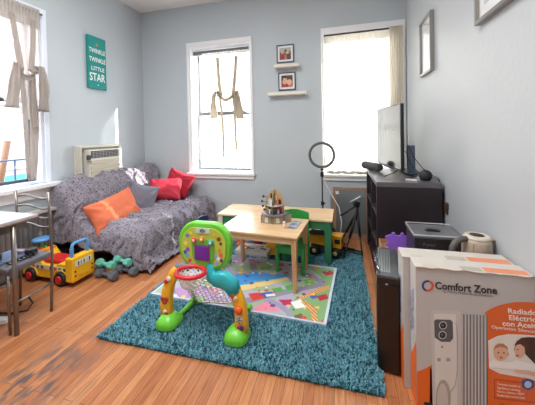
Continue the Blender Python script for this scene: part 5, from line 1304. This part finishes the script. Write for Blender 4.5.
# printed photograph: baby and mother
SK = (236, 188, 160)
ph = [(1, (238, 234, 226), [(488, 340.5), (497, 336), (508, 334), (522, 334.5), (548, 337), (548, 383), (530, 378.5), (512, 375.5), (500, 373.5), (489, 368)]),
      (2, (78, 46, 34), [(513.5, 350), (516, 342), (521, 337.5), (528, 336.8), (548, 339), (548, 366), (534, 363), (527, 356), (521, 349), (517, 349.5)]),
      (3, SK, el(519.5, 350.5, 5.2, 7.4)), (4, (90, 54, 40), [(514, 345), (516.5, 340.5), (521, 338), (527, 342), (529, 350), (524.5, 347), (520, 343.5)]),
      (3, SK, el(500.5, 352.3, 7.4, 8.2)), (4, (196, 136, 96), [(493.3, 350), (494.5, 345.5), (498, 343), (503, 343.2), (507, 346.5), (507.6, 350), (505, 347.5), (500, 346.3), (496, 347.5)]),
      (5, (60, 40, 36), el(498, 352, .8, .8, 8)), (5, (60, 40, 36), el(503.5, 352.4, .8, .8, 8)), (5, (190, 90, 84), el(500.8, 357, 1.6, .9, 10)), (5, (190, 80, 76), el(516.8, 355, 1.6, .9, 10)), (5, (70, 44, 40), el(517.2, 348.8, 1.0, .5, 8)), (4, (222, 160, 132), el(507.6, 353.5, 1.0, 1.8, 8)),
      (4, (250, 248, 244), [(488.6, 362), (494, 360), (500, 361.5), (510, 362.5), (516, 360), (528, 363), (548, 367), (548, 374), (530, 370), (512, 368.5), (489, 366.5)]), (5, SK, [(514, 371), (515, 369.2), (530, 371), (548, 374), (548, 378), (528, 374), (516, 372.3)])]
printed('photograph_print', ph)
# logo ring, titles
cu_, cv_ = 427.6, 285.7
ring = []
for a0, a1, col in ((-1.3, 1.9, (226, 92, 52)), (1.9, 4.98, (66, 78, 140))):
    ring.append((1, col, el(cu_, cv_, 6.0, 5.7, 14, a0, a1) + el(cu_, cv_, 3.9, 3.7, 14, a0, a1)[::-1]))
printed('logo_ring', ring)
def title(s_, u0, v0, u1, v1, hpx, m, name='lettering', bold=.0):
    (xa, za), (xb, zb) = on_plane(u0, v0, Y1), on_plane(u1, v1, Y1); ax = Vector((xb - xa, 0, zb - za)); wd = ax.length; ax.normalize(); ay = Vector((-ax.z, 0, ax.x))
    zt = on_plane(u0, v0 - hpx, Y1)[1]
    text_mesh(name, s_, m, t, ((xa - B1[0], -.0032 if name == 'small_print' else -.0012, za), ax, ay), wd, zt - za, .0008, bold=bold)
title('Comfort Zone', 435.2, 288.6, 497, 294.0, 7.0, INK, bold=.022)
title('La Marca Preferida en America', 443, 292.3, 492.5, 297, 2.6, M((130, 126, 124), .5), 'tagline')
WI = M((246, 244, 240), .5)
title('Radiador', 508, 313.0, 541, 315.5, 5.0, WI, bold=.015); title('Eléctrico', 509, 319.7, 541, 322.3, 5.0, WI, bold=.015); title('con Aceite', 502.5, 325.4, 540, 328.6, 5.0, WI, bold=.015)
title('Operacion Silenciosa', 491.5, 328.0, 541, 333.6, 3.0, WI)
printed('info_panel', [(1, (196, 74, 34), [(493.5, 379.3), (496, 378.6), (541, 384.5), (541, 404), (494, 398.5)]), (2, (226, 104, 44), [(494.7, 380.6), (496.5, 380), (540, 385.8), (540, 402.6), (495.2, 397.3)]), (3, (74, 86, 150), [(521, 380), (527, 378.2), (534, 380.5), (533.6, 387), (528, 390), (522, 387)]), (4, (190, 206, 230), el(527.6, 384, 3.6, 3.4))])
for k, s_ in enumerate(('Termostato ajustable de', 'Seguridad por sobrecarga', 'Potente y silencioso 1500W', 'Ruedas para moverlo facil')):
    title(s_, 497, 384.2 + 3.7 * k, 520 + (4 if k > 1 else 0), 387 + 3.8 * k, 2.2, M((250, 226, 206), .5), 'small_print')
title('Silencioso y seguro', 500, 405.5, 530, 409.5, 2.6, M((110, 50, 30), .5), 'small_print')
# crushed flap edge along the top front
b = MB(); b.tube([(.0 + wF * k / 14, -.004 - .003 * math.sin(k * 1.7), hF + .004 + .003 * math.sin(k * 2.3)) for k in range(15)], .0028, 6); b.build('worn_edge', M((170, 150, 128), .8), t)
heater_box('second heater carton behind the Comfort Zone one, only its top and left edge showing', (.300), .796, 1.578, 1.70, .690, False)

# ================================================================== LIGHT
def area(name, loc, rot, sx, sy, e, col=(1, 1, 1), portal=False):
    l = bpy.data.lights.new(name, 'AREA'); l.shape = 'RECTANGLE'; l.size = sx; l.size_y = sy; l.energy = e; l.color = col
    if portal: l.cycles.is_portal = True
    o = bpy.data.objects.new(name, l); COL.objects.link(o); o.location = loc; o.rotation_euler = rot; return o
area('window_portal', (-1.76, YB + .28, 1.73), (R_(-90), 0, 0), 1.0, 1.95, 1, portal=True)
area('window_portal', (.25, YB + .28, 1.72), (R_(-90), 0, 0), .93, 1.9, 1, portal=True)
area('window_portal', (XL - .28, 1.71, 1.745), (0, R_(-90), 0), 1.75, 1.02, 1, portal=True)
area('added_fill_light', (-1.3, .95, ZC - .03), (0, 0, 0), 1.9, 1.5, 95, (1, .985, .965))  # added soft fill overhead for the interior, no fixture behind it
sun = bpy.data.lights.new('sun', 'SUN'); sun.energy = 13; sun.angle = .012; sun.color = (1, .95, .87)
so = bpy.data.objects.new('sun', sun); COL.objects.link(so)
so.rotation_euler = Vector((1.6, 1.0, 1.1)).to_track_quat('Z', 'Y').to_euler()
w = bpy.data.worlds.new('sky'); SC.world = w; w.use_nodes = True
N = w.node_tree.nodes; L = w.node_tree.links; bg = N['Background']
tc = N.new('ShaderNodeTexCoord'); sx_ = N.new('ShaderNodeSeparateXYZ'); cr = N.new('ShaderNodeValToRGB')
L.new(tc.outputs['Generated'], sx_.inputs[0]); L.new(sx_.outputs['Z'], cr.inputs['Fac']); L.new(cr.outputs['Color'], bg.inputs['Color'])
cr.color_ramp.elements[0].color = (.95, .97, 1.0, 1); cr.color_ramp.elements[1].color = (.72, .85, 1.0, 1)
bg.inputs['Strength'].default_value = 7.0
try: w.cycles.sampling_method = 'AUTOMATIC'
except Exception: pass
SC.view_settings.view_transform = 'Standard'; SC.view_settings.look = 'None'; SC.view_settings.gamma = 1; SC.view_settings.use_curve_mapping = False
SC.view_settings.exposure = .15
try:
    SC.cycles.use_denoising = True; SC.cycles.max_bounces = 10; SC.cycles.diffuse_bounces = 5; SC.cycles.transparent_max_bounces = 16; SC.cycles.sample_clamp_indirect = 6
except Exception: pass
